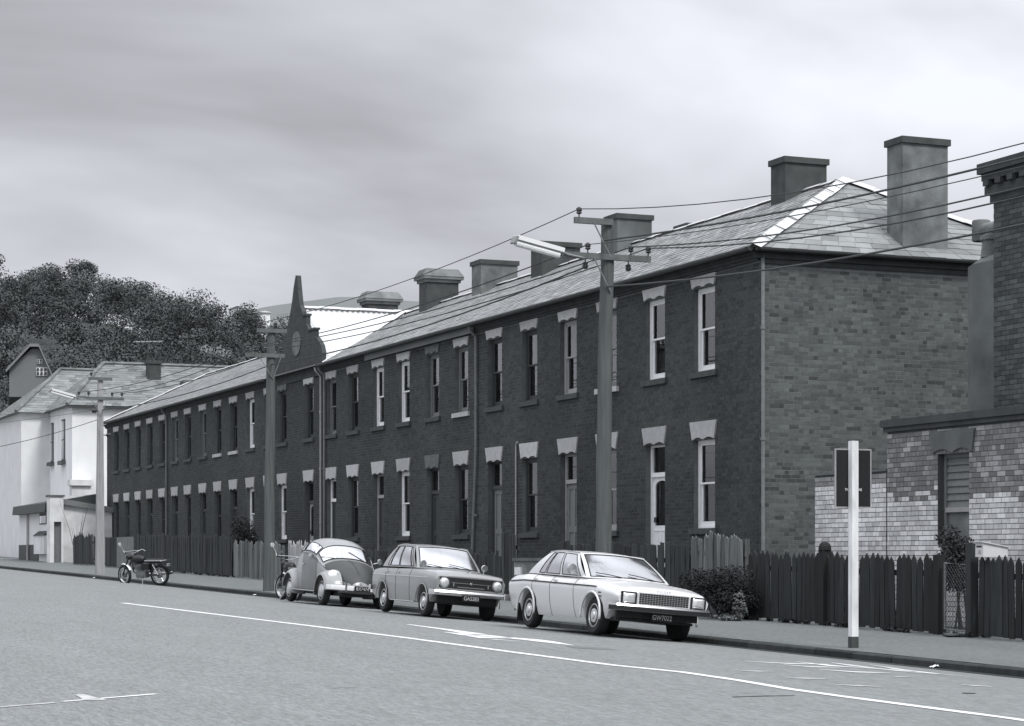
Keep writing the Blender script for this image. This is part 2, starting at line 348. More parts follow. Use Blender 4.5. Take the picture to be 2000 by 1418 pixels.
# ================================================================== brick terrace
XF = 22.0; YN = yx(1483, XF); YE = yx(209, XF); XB = 30.0; XR = 26.0; ZR = 10.36; ZE = 8.14; ZB = .55
terr = thing('brick_terrace', 'long two storey dark brick terrace with slate roof and spired centre gable', 'terrace', (XF, YN, zpath(19, YN)))
lower_px = [(1349.8, 1401.4), (1257, 1302.6), (1164, 1210), (1092.2, 1128.6), (1016.5, 1052.9), (951, 982.7), (887.5, 916), (833.8, 857.7), (776.2, 802), (728, 751.3), (679.3, 701), (638, 657.5),
            (594, 613.6), (542.7, 561.4), (516.4, 534), (481.6, 498), (449.5, 463.8), (418.3, 433.4), (390, 403.3), (360.6, 374), (335.8, 348.2), (311, 323), (287.7, 298.5), (264.4, 276), (243, 253.5), (222.5, 232.6)]
BY = [yx((a+b)/2, XF) for a, b in lower_px]
BW = 1.0
ZUO = (5.80, 7.63); ZLO = (2.38, 4.31); ZDO = (1.52, 4.31)
DOORS = {2, 4, 6, 8, 10, 12, 13, 15, 17, 19, 21, 23, 25}
ops = []          # (y0, y1, z0, z1)
for i, y in enumerate(BY):
    ops.append((y-BW/2, y+BW/2)+ZUO); ops.append((y-BW/2, y+BW/2)+(ZDO if i+1 in DOORS else ZLO))
# mortar plate of the street front, with openings
ys = sorted(set([YN, YE]+[v for o in ops for v in o[:2]])); zs = sorted(set([ZB, ZE+.02]+[v for o in ops for v in o[2:]]))
mb = MB()
def inop(y, z): return any(o[0] < y < o[1] and o[2] < z < o[3] for o in ops)
for a, b in zip(ys[:-1], ys[1:]):
    run = None
    for c, d in zip(zs[:-1], zs[1:]):
        if inop((a+b)/2, (c+d)/2):
            if run: mb.add([(XF, a, run[0]), (XF, b, run[0]), (XF, b, run[1]), (XF, a, run[1])], [(0, 1, 2, 3)]); run = None
        else: run = (run[0], d) if run else (c, d)
    if run: mb.add([(XF, a, run[0]), (XF, b, run[0]), (XF, b, run[1]), (XF, a, run[1])], [(0, 1, 2, 3)])
for (y0, y1, z0, z1) in ops:                         # brick reveals
    for q in (y0, y1): mb.add([(XF, q, z0), (XF+.24, q, z0), (XF+.24, q, z1), (XF, q, z1)], [(0, 1, 2, 3)])
    for q in (z0, z1): mb.add([(XF, y0, q), (XF+.24, y0, q), (XF+.24, y1, q), (XF, y1, q)], [(0, 1, 2, 3)])
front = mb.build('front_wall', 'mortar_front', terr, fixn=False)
# its bricks: laid course by course between the openings
CO = .086
C = []; H = []; T = []
z = ZB; row = 0
while z+CO < ZE-.22:
    zc_ = z+CO/2
    blk = sorted([(o[0], o[1]) for o in ops if o[2]-.02 < zc_ < o[3]+.02]); free = []; p = YN+.0
    for a, b in blk:
        if a > p: free.append((p, a))
        p = max(p, b)
    free.append((p, YE))
    hdr = row % 4 == 3
    for a, b in free:
        q = a-(0 if a == YN else 0); first = True
        while q < b-.02:
            ln = .118 if hdr else .233
            if first and row % 2: ln *= .5
            first = False
            e2 = min(q+ln, b)
            if b-e2 < .05: e2 = b
            C.append((XF-.001, (q+e2)/2, zc_)); H.append((.0045+random.uniform(-.0015, .0015), (e2-q)/2-.0045, CO/2-.005))
            # repointed, cleaner band on the third house; soot elsewhere
            T.append(random.choice([.85, .95, 1, 1, 1.05, 1.12, .75])*random.uniform(.92, 1.08)); q = e2
    z += CO; row += 1
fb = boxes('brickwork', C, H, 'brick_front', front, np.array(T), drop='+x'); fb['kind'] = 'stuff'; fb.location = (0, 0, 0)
# end wall (faces the camera)
mb = MB(); mb.add([(XF, YN, ZB), (XB, YN, ZB), (XB, YN, ZE), (XF, YN, ZE)], [(0, 1, 2, 3)])
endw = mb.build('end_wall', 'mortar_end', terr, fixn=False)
endw['label'] = 'lighter weathered brick end wall facing the fence'
bl = []; z = ZB; row = 0
while z+CO < ZE-.30:
    hdr = row % 5 == 4; x = XF-.0
    first = True
    while x < XB-.02:
        ln = .118 if hdr else random.choice([.233]*5+[.118, .17])
        if first: ln = (.118 if row % 2 else .233)
        first = False; e2 = min(x+ln, XB); bl.append(((x+e2)/2, z+CO/2, (e2-x)/2)); x = e2
    z += CO; row += 1
bm0 = MB().box(-.112, .112, -.0035, .03, -.038, .038)
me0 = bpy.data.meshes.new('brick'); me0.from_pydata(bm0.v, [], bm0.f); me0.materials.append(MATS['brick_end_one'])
big = [b for b in bl if abs(b[2]-.1165) < .001 and 4.7 < b[1] < 7.6 and b[0] < 26.9]
random.shuffle(big); big = set(big[:300])
for b in big:
    o = bpy.data.objects.new('brick', me0); COL.objects.link(o); o.parent = endw; o.location = (b[0], YN+random.uniform(-.002, .002), b[1])
rest = [b for b in bl if b not in big]
C = [(b[0], YN+.001, b[1]) for b in rest]; H = [(b[2]-.0045, .0045+random.uniform(-.0015, .0015), CO/2-.005) for b in rest]
T = [random.choice([.58, .78, .92, 1, 1, 1.06, 1.14, 1.24])*random.uniform(.93, 1.07) for _ in rest]
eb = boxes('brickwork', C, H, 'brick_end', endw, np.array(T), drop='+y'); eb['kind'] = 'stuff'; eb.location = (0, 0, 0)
mb = MB()  # rear and far end
mb.add([(XB, YN, ZB), (XB, YE, ZB), (XB, YE, ZE), (XB, YN, ZE), (XF, YE, ZB), (XF, YE, ZE)], [(0, 1, 2, 3), (1, 4, 5, 2)])
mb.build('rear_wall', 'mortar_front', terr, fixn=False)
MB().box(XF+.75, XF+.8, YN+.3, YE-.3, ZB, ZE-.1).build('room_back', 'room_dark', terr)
# eaves: corbelled courses and gutter
YG0, YG1 = yx(635, XF), yx(532, XF); YGC = (YG0+YG1)/2
def eave(a, b):
    mb = MB()
    mb.box(XF-.055, XF+.02, a, b, ZE-.24, ZE-.18); mb.box(XF-.10, XF+.02, a, b, ZE-.179, ZE-.12); mb.box(XF-.15, XF+.02, a, b, ZE-.119, ZE-.05)
    return mb.build('eaves_cornice', 'cornice', terr)
eave(YN-.0, YG0-.01); eave(YG1+.01, YE+.12)
mb = MB().box(XF+.021, XB, YN-.05, YN+.02, ZE-.30, ZE-.20).box(XF-.149, XB, YN-.10, YN+.02, ZE-.198, ZE-.06); mb.build('eaves_cornice', 'cornice', terr)
def gutter(a, b):
    mb = MB(); pr = [(XF-.30+.07*math.cos(t)-.0, ZE-.01+.07*math.sin(t)) for t in np.linspace(math.pi, 2*math.pi, 7)]
    mb.prism(pr+[(XF-.235, ZE+.015), (XF-.365, ZE+.015)], 'y', a, b); return mb.build('gutter', 'gutter', terr)
gutter(YN-.2, YG0-.05); gutter(YG1+.05, YE+.25)
mb = MB(); mb.prism([(YN-.26+.06*math.cos(t), ZE-.01+.07*math.sin(t)) for t in np.linspace(math.pi, 2*math.pi, 7)], 'x', XF-.22, XB+.3); mb.build('gutter', 'gutter', terr)
# pale painted board under the eaves in front of bays 7 to 10
ya, yb = yx(935, XF), yx(722, XF)
o = MB().box(XF-.175, XF-.151, ya, yb, ZE-.235, ZE-.055).build('fascia_board', 'board_pale', terr); o['label'] = 'pale painted board under the eaves'
# roof deck + slates
roof = MB(); ov = .28
e0, e1 = YN-.22, YE+.22
y_h0 = YN+3.3; y_h1 = YE-3.6
roof.add([(XF-ov, e0, ZE), (XF-ov, e1, ZE), (XB+ov, e1, ZE), (XB+ov, e0, ZE), (XR, y_h0, ZR), (XR, y_h1, ZR)], [(0, 1, 5, 4), (2, 3, 4, 5), (3, 0, 4), (1, 2, 5)])
roofo = roof.build('roof', 'slate', terr)
def slate_plane(p0, p1, q0, q1, rows, wid, lift=.012):
    """slates between eave edge p0->p1 and top edge q0->q1"""
    p0, p1, q0, q1 = map(Vector, (p0, p1, q0, q1)); V = []; T = []; out_ = []
    nrm = (p1-p0).cross(q0-p0).normalized()
    if nrm.z < 0: nrm = -nrm
    for r in range(rows):
        a0 = p0.lerp(q0, r/rows); a1 = p1.lerp(q1, r/rows); b0 = p0.lerp(q0, min(1, (r+1.25)/rows)); b1 = p1.lerp(q1, min(1, (r+1.25)/rows))
        L_ = (a1-a0).length; n = max(1, int(L_/wid)); off = .5*(r % 2)/n
        for k in range(n+(1 if r % 2 else 0)):
            s0 = max(0, k/n-off); s1 = min(1, (k+1)/n-off)
            if s1-s0 < .2/n: continue
            g = .004/L_; h = lift*random.uniform(.8, 1.5); dz = Vector((0, 0, random.uniform(-.004, .002)))
            u0 = a0.lerp(a1, s0+g)+nrm*h+dz; u1 = a0.lerp(a1, s1-g)+nrm*h+dz; w1 = b0.lerp(b1, s1-g)+nrm*.004; w0 = b0.lerp(b1, s0+g)+nrm*.004
            dn = nrm*(-h+.001)
            out_.append([u0, u1, w1, w0, u0+dn, u1+dn])
    return out_
def slates_mesh(name, sl, m, parent):
    V = np.array([tuple(p) for s in sl for p in s]); n = len(sl); b = np.arange(n)[:, None]*6
    F = np.concatenate([b+np.array([[0, 1, 2, 3]]), b+np.array([[4, 5, 1, 0]])], 1).reshape(-1, 4)
    o = quads(name, V, F, m, parent, np.repeat(rng.choice([.7, .85, .95, 1, 1, 1.08, 1.2], n)*rng.uniform(.9, 1.1, n), 2)); return o
RW = 22
# street slope: hip corner to first valley, and beyond the centre gable
def zrow(y): return None
A = slate_plane((XF-ov, e0, ZE), (XF-ov, YG0-.0, ZE), (XR, y_h0, ZR), (XR, YGC, ZR), RW, .30)
B = slate_plane((XF-ov, YG1, ZE), (XF-ov, e1, ZE), (XR, YGC, ZR), (XR, y_h1, ZR), RW, .30)
o = slates_mesh('slate_courses', A+B, 'slate', roofo); o['kind'] = 'stuff'; o.location = (0, 0, 0)
hip = slate_plane((XB+ov, e0, ZE), (XF-ov, e0, ZE), (XR, y_h0, ZR), (XR, y_h0, ZR), 15, .42, .014)
for s in hip[:290]:
    mbq = MB().add([p-s[0] for p in s], [(0, 1, 2, 3), (4, 5, 1, 0)]); mbq.build('slate', 'slate_one', roofo, s[0], fixn=False)
# lead hips and ridge with fixing clips
def hipcap(a, b, wid, name='hip_flashing', m='lead', n=8):
    a = Vector(a); b = Vector(b); d = (b-a).normalized(); sd_ = d.cross(Vector((0, 0, 1))).normalized(); up = sd_.cross(d).normalized(); mb = MB()
    for k in range(n):
        p = a.lerp(b, k/n)-d*.03; q = a.lerp(b, (k+1)/n)+d*.03; l = .012*(k % 2)
        vs = []
        for c in (p, q):
            vs += [c-sd_*wid-up*wid*.42+up*(.05+l), c+up*(.07+l), c+sd_*wid-up*wid*.42+up*(.05+l)]
        mb.add(vs, [(0, 1, 4, 3), (1, 2, 5, 4)])
    return mb.build(name, m, roofo, (0, 0, 0), fixn=False)
hipcap((XF-ov, e0, ZE+.02), (XR, y_h0, ZR), .20); hipcap((XB+ov, e0, ZE+.02), (XR, y_h0, ZR), .20); hipcap((XF-ov, e1, ZE+.02), (XR, y_h1, ZR), .16); hipcap((XR, y_h0, ZR), (XR, y_h1, ZR), .11, 'ridge_tiles', 'lead', 60)
for k in range(7):
    p = Vector((XF-ov, e0, ZE)).lerp(Vector((XR, y_h0, ZR)), (k+.6)/7.2); MB().tube([p+Vector((-.2, .16, .0)), p+Vector((0, 0, .13)), p+Vector((.17, -.14, .02))], .011, 5).build('flashing_clip', 'pipe', roofo, (0, 0, 0))
# cross roof behind the centre gable: white corrugated sheets
def corr(y_eave, sign):
    nx = 36; mb = MB(); vs = []
    for i in range(nx*2+1):
        x = XF+.12+(XR+3.0-XF)*i/(nx*2); h = .034*math.cos(i*math.pi)
        vs += [(x, y_eave, ZE-.02+h), (x, YGC, ZR+.03+h)]
    mb.add(vs, [(2*i, 2*i+1, 2*i+3, 2*i+2) for i in range(nx*2)])
    return mb
corr(YG0, 1).build('corrugated_roof', 'zinc_white', terr, fixn=False)
corr(YG1, -1).build('corrugated_roof', 'zinc_white', terr, fixn=False)
hipcap((XF+.1, YGC, ZR+.04), (XR+3, YGC, ZR+.04), .16, 'ridge_capping', 'zinc_white', 10)
hipcap((XF-ov+.2, YG0, ZE+.06), (XR-.1, YGC-.05, ZR+.05), .10, 'valley_flashing', 'zinc_white', 10)
# centre gable: shaped parapet with steps, scrolls and a spire
gp = [(635.8, 712), (637, 689), (634.5, 674.6), (629, 664), (623.7, 658), (622.4, 657), (622.4, 644), (611, 644), (609, 641), (606, 633), (606, 629), (606, 616), (599.6, 616), (597, 605), (593, 595.6), (591, 577), (587.6, 538)]
GR = [(onx(a-5, b, XF).y, onx(a-5, b, XF).z) for a, b in gp]
GL = [(onx(a+3, b, XF).y, onx(a+3, b, XF).z) for a, b in [(533, 712), (535, 694), (541, 682), (548, 672), (554, 660), (559, 646), (562, 632), (565, 618), (568, 602), (570.5, 585), (573, 562), (577, 538)]]
MB().prism([(GR[0][0], ZE-.3)]+GR+GL[::-1]+[(GL[0][0], ZE-.3)], 'x', XF-.05, XF+.10).build('gable_parapet', 'brick_gable' if 'brick_gable' in MATS else 'cornice', terr)
mdz = onx(580, 672, XF).z
mb = MB(); mb.prism([(YGC-.05+.50*math.cos(t), mdz+.42*math.sin(t)) for t in np.linspace(0, 2*math.pi, 24, endpoint=False)], 'x', XF-.08, XF-.051); o = mb.build('gable_medallion', 'render_pale', terr); o['label'] = 'pale oval medallion set in the gable'
# coping stones of the gable steps
for (a, b, zt) in [((611), (622.4), 644), ((599.6), (606), 616)]:
    ya_, yb_ = onx(b-5, zt, XF).y, onx(a-5, zt, XF).y; zz = onx((a+b)/2, zt, XF).z
    for s in (0,):
        q0, q1 = (ya_, yb_) if not s else (2*YGC-yb_, 2*YGC-ya_)
        MB().box(XF-.09, XF+.13, q0-.05, q1+.02, zz, zz+.07).build('coping_stone', 'cornice', terr)
# chimneys
def chimney(yc, top, wx=1.25, wy=.78, x=XR, base=None, cap='flat', m='render', name='chimney'):
    z0 = base if base is not None else ZR-1.0
    mb = MB(); mb.box(x-wx/2, x+wx/2, yc-wy/2, yc+wy/2, z0, top-.14)
    o = mb.build(name, m, terr)
    c = MB()
    if cap == 'flat': c.box(x-wx/2-.05, x+wx/2+.05, yc-wy/2-.05, yc+wy/2+.05, top-.139, top)
    else:
        c.box(x-wx/2-.06, x+wx/2+.06, yc-wy/2-.06, yc+wy/2+.06, top-.46, top-.36); c.box(x-wx/2-.14, x+wx/2+.14, yc-wy/2-.14, yc+wy/2+.14, top-.358, top-.27)
        a, b, d, e_ = x-wx/2-.16, x+wx/2+.16, yc-wy/2-.16, yc+wy/2+.16
        c.add([(a, d, top-.268), (b, d, top-.268), (b, e_, top-.268), (a, e_, top-.268), (a+.16, d+.16, top), (b-.16, d+.16, top), (b-.16, e_-.16, top), (a+.16, e_-.16, top)], [(0, 1, 5, 4), (1, 2, 6, 5), (2, 3, 7, 6), (3, 0, 4, 7), (4, 5, 6, 7), (3, 2, 1, 0)])
    cc = c.build('chimney_cap', 'render_pale' if cap != 'flat' else 'render_dark', o, (0, 0, 0))
    if base is None: MB().box(x-wx/2-.10, x-wx/2-.001, yc-wy/2-.08, yc+wy/2+.06, ZR-.42, ZR-.33).build('chimney_flashing', 'lead', o, (0, 0, 0))
    return o
def ych(px, x=XR): return yx(px, x)
o = chimney(YN+.50, 10.78, 1.14, .62, XR+.17, base=ZE-.05, m='render_pale'); o['label'] = 'tall stained cement rendered chimney above the end wall'
chimney(ych(1560), 11.15, 1.12, .68, m='render_dark'); chimney(ych(1228), 11.17, 1.05, .75, m='render'); chimney(ych(1085), 11.08, 1.25, .8, m='render_dark'); chimney(ych(966), 11.15, 1.25, .8, m='render_pale')
chimney(ych(857), 11.5, 1.15, .75, cap='moulded', m='render_dark'); chimney(ych(742), 11.42, 1.15, .75, cap='moulded', m='render_dark')
o = chimney(yx(1362, XR+1), 10.66, .95, .7, XR+1, m='lead'); o['label'] = 'short pale stub of a chimney behind the ridge'
# ------------------------------------------------------------------ windows and doors
def lintel(yc, zb, top_w, bot_w, h, parent, m):
    n = 12; bot = []
    for k in range(n+1):
        t = k/n; yy = yc-bot_w/2+bot_w*t
        sc = -.045*abs(math.sin(t*math.pi*2))*(1 if .02 < t < .98 else 0)
        bot.append((yy, zb+.05+sc*-1*.9 if False else zb+.0+.05*abs(math.sin(t*2*math.pi))))
    poly = bot+[(yc+top_w/2, zb+h), (yc-top_w/2, zb+h)]
    return MB().prism(poly, 'x', XF-.045, XF+.02).build('lintel', m, parent, (0, 0, 0))
def sashwin(yc, z0, z1, fm, curtain=None, pelmet=False, sill='sill_dark', lint=True, lm='stone_lintel', upper=True, rail=None):
    y0, y1 = yc-BW/2, yc+BW/2; x = XF+.11; f = .075
    mb = MB().box(x, x+.1, y0, y0+f, z0, z1).box(x, x+.1, y1-f, y1, z0, z1).box(x, x+.1, y0+f, y1-f, z1-f, z1).box(x, x+.1, y0+f, y1-f, z0, z0+.05)
    win = mb.build('window', fm, terr)
    zr = rail or (z0+z1)/2+.02
    a, b = y0+f, y1-f
    for k, (s0, s1, dx) in enumerate([(zr-.02, z1-f, .02), (z0+.05, zr+.02, .055)]):
        st = .05; bt = .10 if k else .04
        MB().box(x+dx, x+dx+.033, a, a+st, s0, s1).box(x+dx, x+dx+.033, b-st, b, s0, s1).box(x+dx, x+dx+.033, a+st, b-st, s0, s0+bt).box(x+dx, x+dx+.033, a+st, b-st, s1-.04, s1).build('sash', fm, win, (0, 0, 0))
        MB().box(x+dx+.014, x+dx+.018, a+st, b-st, s0+bt, s1-.04).build('pane', 'window_glass', win, (0, 0, 0))
    if curtain:
        mb = MB(); n = 18
        def cur(p, q, zt, zb_):
            mb.grid(lambda s, t: (x+.098+.006*math.sin(s*p*9), b-(b-a)*q[0]-(b-a)*(q[1]-q[0])*s, zb_+(zt-zb_)*t), 24, 1)
        if curtain == 'full': cur(4, (.12, 1), z1-.08, z0+.03)
        elif curtain == 'right': cur(2, (.35, 1), z1-.08, z0+.03)
        elif curtain == 'blind': cur(0, (0.05, 1), z1-.08, zr+.25)
        elif curtain == 'thin': cur(1, (.62, 1), z1-.08, z0+.03)
        mb.build('curtain', 'curtain_white' if fm == 'paint_white' else 'curtain', win, (0, 0, 0), fixn=False)
    if pelmet: MB().box(x+.12, x+.15, a, b, z1-.16, z1-.08).build('pelmet', 'paint_white', win, (0, 0, 0))
    MB().box(XF-.07, x+.02, y0-.13, y1+.13, z0-.13, z0-.005).build('sill', sill, win, (0, 0, 0))
    if lint: lintel(yc, z1, 1.20 if upper else 1.26, 1.02, .255 if upper else .40, win, lm)
    return win
def doorway(yc, fm, dm, kind='panel', lm='stone_lintel', num=None):
    z0, z1 = ZDO; y0, y1 = yc-BW/2, yc+BW/2; x = XF+.13; f = .075; zt = z0+2.06
    mb = MB().box(x, x+.1, y0, y0+f, z0, z1).box(x, x+.1, y1-f, y1, z0, z1).box(x, x+.1, y0+f, y1-f, z1-.05, z1).box(x-.02, x+.1, y0+f, y1-f, zt, zt+.10)
    fr = mb.build('doorway', fm, terr)
    MB().box(x+.04, x+.045, y0+f, y1-f, zt+.1, z1-.05).build('fanlight', 'window_glass', fr, (0, 0, 0))
    a, b = y0+f, y1-f; d = MB()
    if kind == 'glazed':
        d.box(x+.03, x+.07, a, a+.10, z0, zt).box(x+.03, x+.07, b-.10, b, z0, zt).box(x+.03, x+.07, a+.10, b-.10, z0, z0+.95)
        arch = [(a+.10, zt-.22)]+[((a+b)/2-(b-a-.2)/2*math.cos(t), zt-.22+.14*math.sin(t)) for t in np.linspace(0, math.pi, 9)][1:-1]+[(b-.10, zt-.22), (b-.10, zt), (a+.10, zt)]
        d.prism(arch, 'x', x+.03, x+.07)
        for yy in (a+.28, (a+b)/2, b-.28): d.box(x+.02, x+.03, yy-.008, yy+.008, z0+.1, z0+.85)
        d.box(x+.018, x+.03, a+.05, b-.05, z0+.82, z0+.86)
        MB().box(x+.048, x+.052, a+.10, b-.10, z0+.95, zt-.1).build('pane', 'window_glass', fr, (0, 0, 0))
        MB().box(x+.0, x+.028, b-.17, b-.09, z0+1.02, z0+1.14).build('door_knocker', 'paint_dark', fr, (0, 0, 0))
    else:
        d.box(x+.05, x+.08, a, b, z0, zt)
        for (s0, s1, t0, t1) in [(a, a+.12, z0, zt), (b-.12, b, z0, zt), (a+.12, b-.12, z0, z0+.22), (a+.12, b-.12, z0+.85, z0+1.0), (a+.12, b-.12, zt-.13, zt), ((a+b)/2-.05, (a+b)/2+.05, z0+.22, z0+.85), ((a+b)/2-.05, (a+b)/2+.05, z0+1.0, zt-.13)]:
            d.box(x+.03, x+.049, s0, s1, t0, t1)
    d.build('door', dm, fr, (0, 0, 0))
    MB().lathe([(.0, -.05), (.03, -.04), (.03, -.02), (.012, 0)], (x+.03, a+.06, z0+1.0), (-1, 0, 0), 8).build('door_knob', 'steel', fr, (0, 0, 0))
    MB().box(XF-.04, x+.12, y0-.05, y1+.05, z0-.14, z0-.004).build('door_step', 'sill_dark', fr, (0, 0, 0))
    lintel(yc, z1, 1.26, 1.02, .40, fr, lm)
    return fr
UP = {1: ('paint_white', 'right'), 2: ('paint_white', 'right'), 3: ('paint_mid', None), 4: ('paint_grey', 'full'), 5: ('paint_dark', 'right'), 6: ('paint_dark', 'right'), 7: ('paint_mid', None), 8: ('paint_mid', 'thin'), 9: ('paint_white', 'thin'), 10: ('paint_white', None), 11: ('paint_dark', 'thin'), 12: ('paint_mid', 'right'), 13: ('paint_dark', None), 14: ('paint_dark', None), 16: ('paint_white', None), 18: ('paint_dark', 'right'), 21: ('paint_mid', 'thin'), 24: ('paint_dark', 'right'), 19: ('paint_mid', None)}
LOW = {1: ('paint_white', 'blind', False), 3: ('paint_grey', None, False), 5: ('paint_dark', 'thin', True), 7: ('paint_dark', None, False), 9: ('paint_white', None, False), 11: ('paint_dark', 'thin', False), 14: ('paint_white', None, False), 16: ('paint_white', None, False)}
DR = {2: ('paint_white', 'paint_white', 'glazed'), 4: ('paint_grey', 'paint_mid', 'panel'), 6: ('paint_dark', 'paint_mid', 'panel'), 8: ('paint_dark', 'paint_dark', 'panel'), 10: ('paint_grey', 'paint_dark', 'panel'), 12: ('paint_white', 'paint_dark', 'panel'), 13: ('paint_dark', 'paint_grey', 'glazed')}
PALE_SILL_U = {3, 7, 17, 18}
for i, y in enumerate(BY):
    n = i+1
    fm, cu = UP.get(n, ('paint_dark', None))
    sashwin(y, *ZUO, fm, cu, sill='sill_pale' if n in PALE_SILL_U else 'sill_dark', upper=True, lm='stone_dirty' if n in (8, 14) else 'stone_lintel')
    if n in DOORS:
        a, b, k = DR.get(n, ('paint_dark', 'paint_dark', 'panel')); doorway(y, a, b, k, lm='stone_dirty' if n == 8 else 'stone_lintel')
    else:
        fm, cu, pe = LOW.get(n, ('paint_dark', None, False)); sashwin(y, *ZLO, fm, cu, pe, upper=False)
# downpipes
def dpipe(y, x=XF-.07, z0=1.0, z1=ZE-.12, m='pipe', r=.042, off=0):
    mb = MB().tube([(x-.20, y, ZE-.06), (x-.18, y, ZE-.16), (x, y, ZE-.36), (x, y, 4.6), (x+.0, y+off, z0)], r, 8)
    for zz in (6.6, 4.7, 2.9): mb.lathe([(r+.014, -.03), (r+.014, .03)], (x, y, zz), (0, 0, 1), 8)
    return mb.build('downpipe', m, terr)
MB().tube([(XF+.05, YN-.06, 1.4), (XF+.05, YN-.06, ZE-.1)], .042, 8).lathe([(.056, -.03), (.056, .03)], (XF+.05, YN-.06, 6.5), (0, 0, 1), 8).lathe([(.056, -.03), (.056, .03)], (XF+.05, YN-.06, 4.2), (0, 0, 1), 8).build('downpipe', 'pipe', terr); dpipe(yx(934, XF), off=.35); dpipe(YG0-.12); dpipe(YG0+.28, m='pipe_pale', r=.035); dpipe(yx(328, XF))
yv = yx(1011, XF); mb = MB().tube([(XF-.05, yv, 1.0), (XF-.05, yv, 4.72)], .022, 6).tube([(XF-.05, yv, 4.7), (XF-.05, yv-.09, 4.76)], .03, 6); o = mb.build('vent_pipe', 'pipe_pale', terr)
# soot stained plinth steps behind fences
# ================================================================== fences along the footpath
FX = 19.1
def pieces(th, name, m, ys_, hs, wid, thick, shape='flat', x=FX, tiltx=.015, zlift=.03):
    """upright boards; alike boards share one mesh"""
    cache = {}
    for y, h in zip(ys_, hs):
        key = round(h, 1)
        if key not in cache:
            hh = key; a = wid/2
            prof = {'flat': [(-a, 0), (a, 0), (a, hh), (-a, hh-.015)], 'point': [(-a, 0), (a, 0), (a, hh-.09), (0, hh), (-a, hh-.09)], 'broken': [(-a, 0), (a, 0), (a, hh-.06), (a*.3, hh), (-a*.2, hh-.05), (-a, hh-.02)]}[shape]
            mb = MB().prism(prof, 'x', -thick/2, thick/2); me = bpy.data.meshes.new(name); me.from_pydata(mb.v, [], mb.f); me.materials.append(MATS[m]); cache[key] = me
        o = bpy.data.objects.new(name, cache[key]); COL.objects.link(o); o.parent = th
        o.location = Vector((x+random.uniform(-.006, .006), y, zpath(x, y)+zlift+random.uniform(-.02, .02)))-th.location
        o.rotation_euler = (random.gauss(0, tiltx), random.gauss(0, .01), random.gauss(0, .03)); o.scale = (1, random.uniform(.9, 1.06), random.uniform(.97, 1.03))
def rails(th, m, y0, y1, heights, x=FX+.05):
    for h in heights: MB().bar((x, y0, zpath(x, y0)+h), (x, y1, zpath(x, y1)+h), .045, .09).build('rail', m, th)
def posts(th, m, ys_, h, x=FX+.11, wd=.10):
    for y in ys_: MB().box(x-wd/2, x+wd/2, y-wd/2, y+wd/2, zpath(x, y)-.3, zpath(x, y)+h).build('post', m, th)
def fence(name, label, p0, p1, pitch, wid, h, shape, m, x=FX, jit=.03, tilt=.015, group=None, top=None):
    y0, y1 = yx(p1, x), yx(p0, x); lo, hi = min(y0, y1), max(y0, y1)
    th = thing(name, label, 'fence', (x, lo, zpath(x, lo)), group)
    ys_ = np.arange(lo+wid/2, hi-wid/2+.001, pitch); pieces(th, 'picket' if shape == 'point' else 'board', m, ys_, [h+random.uniform(-jit, jit) for _ in ys_], wid, .02, shape, x, tilt)
    rails(th, m, lo, hi, (.28, h*.78), x+.04); posts(th, m, np.linspace(lo+.1, hi-.1, max(2, int((hi-lo)/2.4)+1)), h-.05, x+.10)
    return th
pf = fence('picket_fence', 'dark stained pointed picket fence left of the wire gate', 1457, 1836, .158, .143, 1.2, 'point', 'picket')
yq = yx(1612, FX); mb = MB().box(FX-.09, FX+.07, yq-.08, yq+.08, zpath(FX, yq)-.2, zpath(FX, yq)+1.28); mb.lathe([(.11, 0), (.105, .06), (.08, .11), (.03, .14), (0.002, .145)], (FX-.01, yq, zpath(FX, yq)+1.28), (0, 0, 1), 12); mb.build('round_headed_post', 'picket', pf)
fence('picket_fence', 'dark stained picket fence under the letterbox right of the wire gate', 1908, 2060, .158, .143, 1.2, 'point', 'picket')
fence('board_fence', 'patchy weathered grey board fence behind the roadside bush', 1347, 1453, .15, .135, 1.5, 'broken', 'plank_grey', jit=.06)
fence('board_fence', 'dark board fence under the white front door', 1085, 1345, .15, .142, 1.30, 'flat', 'plank_dark')
fence('board_fence', 'low dark board fence behind the grey sedan and rounded car', 622, 978, .15, .142, 1.02, 'flat', 'plank_dark', jit=.05)
fence('picket_fence', 'pale cream picket fence left of the rounded car', 562, 620, .095, .08, 1.15, 'point', 'picket_pale')
fence('board_fence', 'rough grey vertical board fence beside the middle power pole', 455, 548, .24, .21, 1.15, 'broken', 'plank_grey', jit=.07, tilt=.03)
fence('board_fence', 'dark board fence behind the parked motorcycle', 264, 453, .17, .16, 1.32, 'flat', 'plank_dark', jit=.04)
fence('board_fence', 'short dark board fence by the far pale power pole', 205, 228, .17, .16, 1.2, 'flat', 'plank_dark')
fence('board_fence', 'black upright board screen between white shed and far pole', 143, 184, .25, .24, 1.28, 'broken', 'plank_dark', jit=.09, tilt=.03)
# iron sheet panel
y0, y1 = yx(262, FX), yx(229, FX); mb = MB(); n = 24
mb.grid(lambda s, t: (FX-.03+.012*math.cos(s*n*math.pi), y0+(y1-y0)*s, zpath(FX, y0)+.03+1.25*t), n, 1); o = mb.build('iron_gate_sheet', 'iron_sheet', fixn=False); tag(o, 'grey corrugated iron sheet in the fence behind the motorcycle', 'gate')
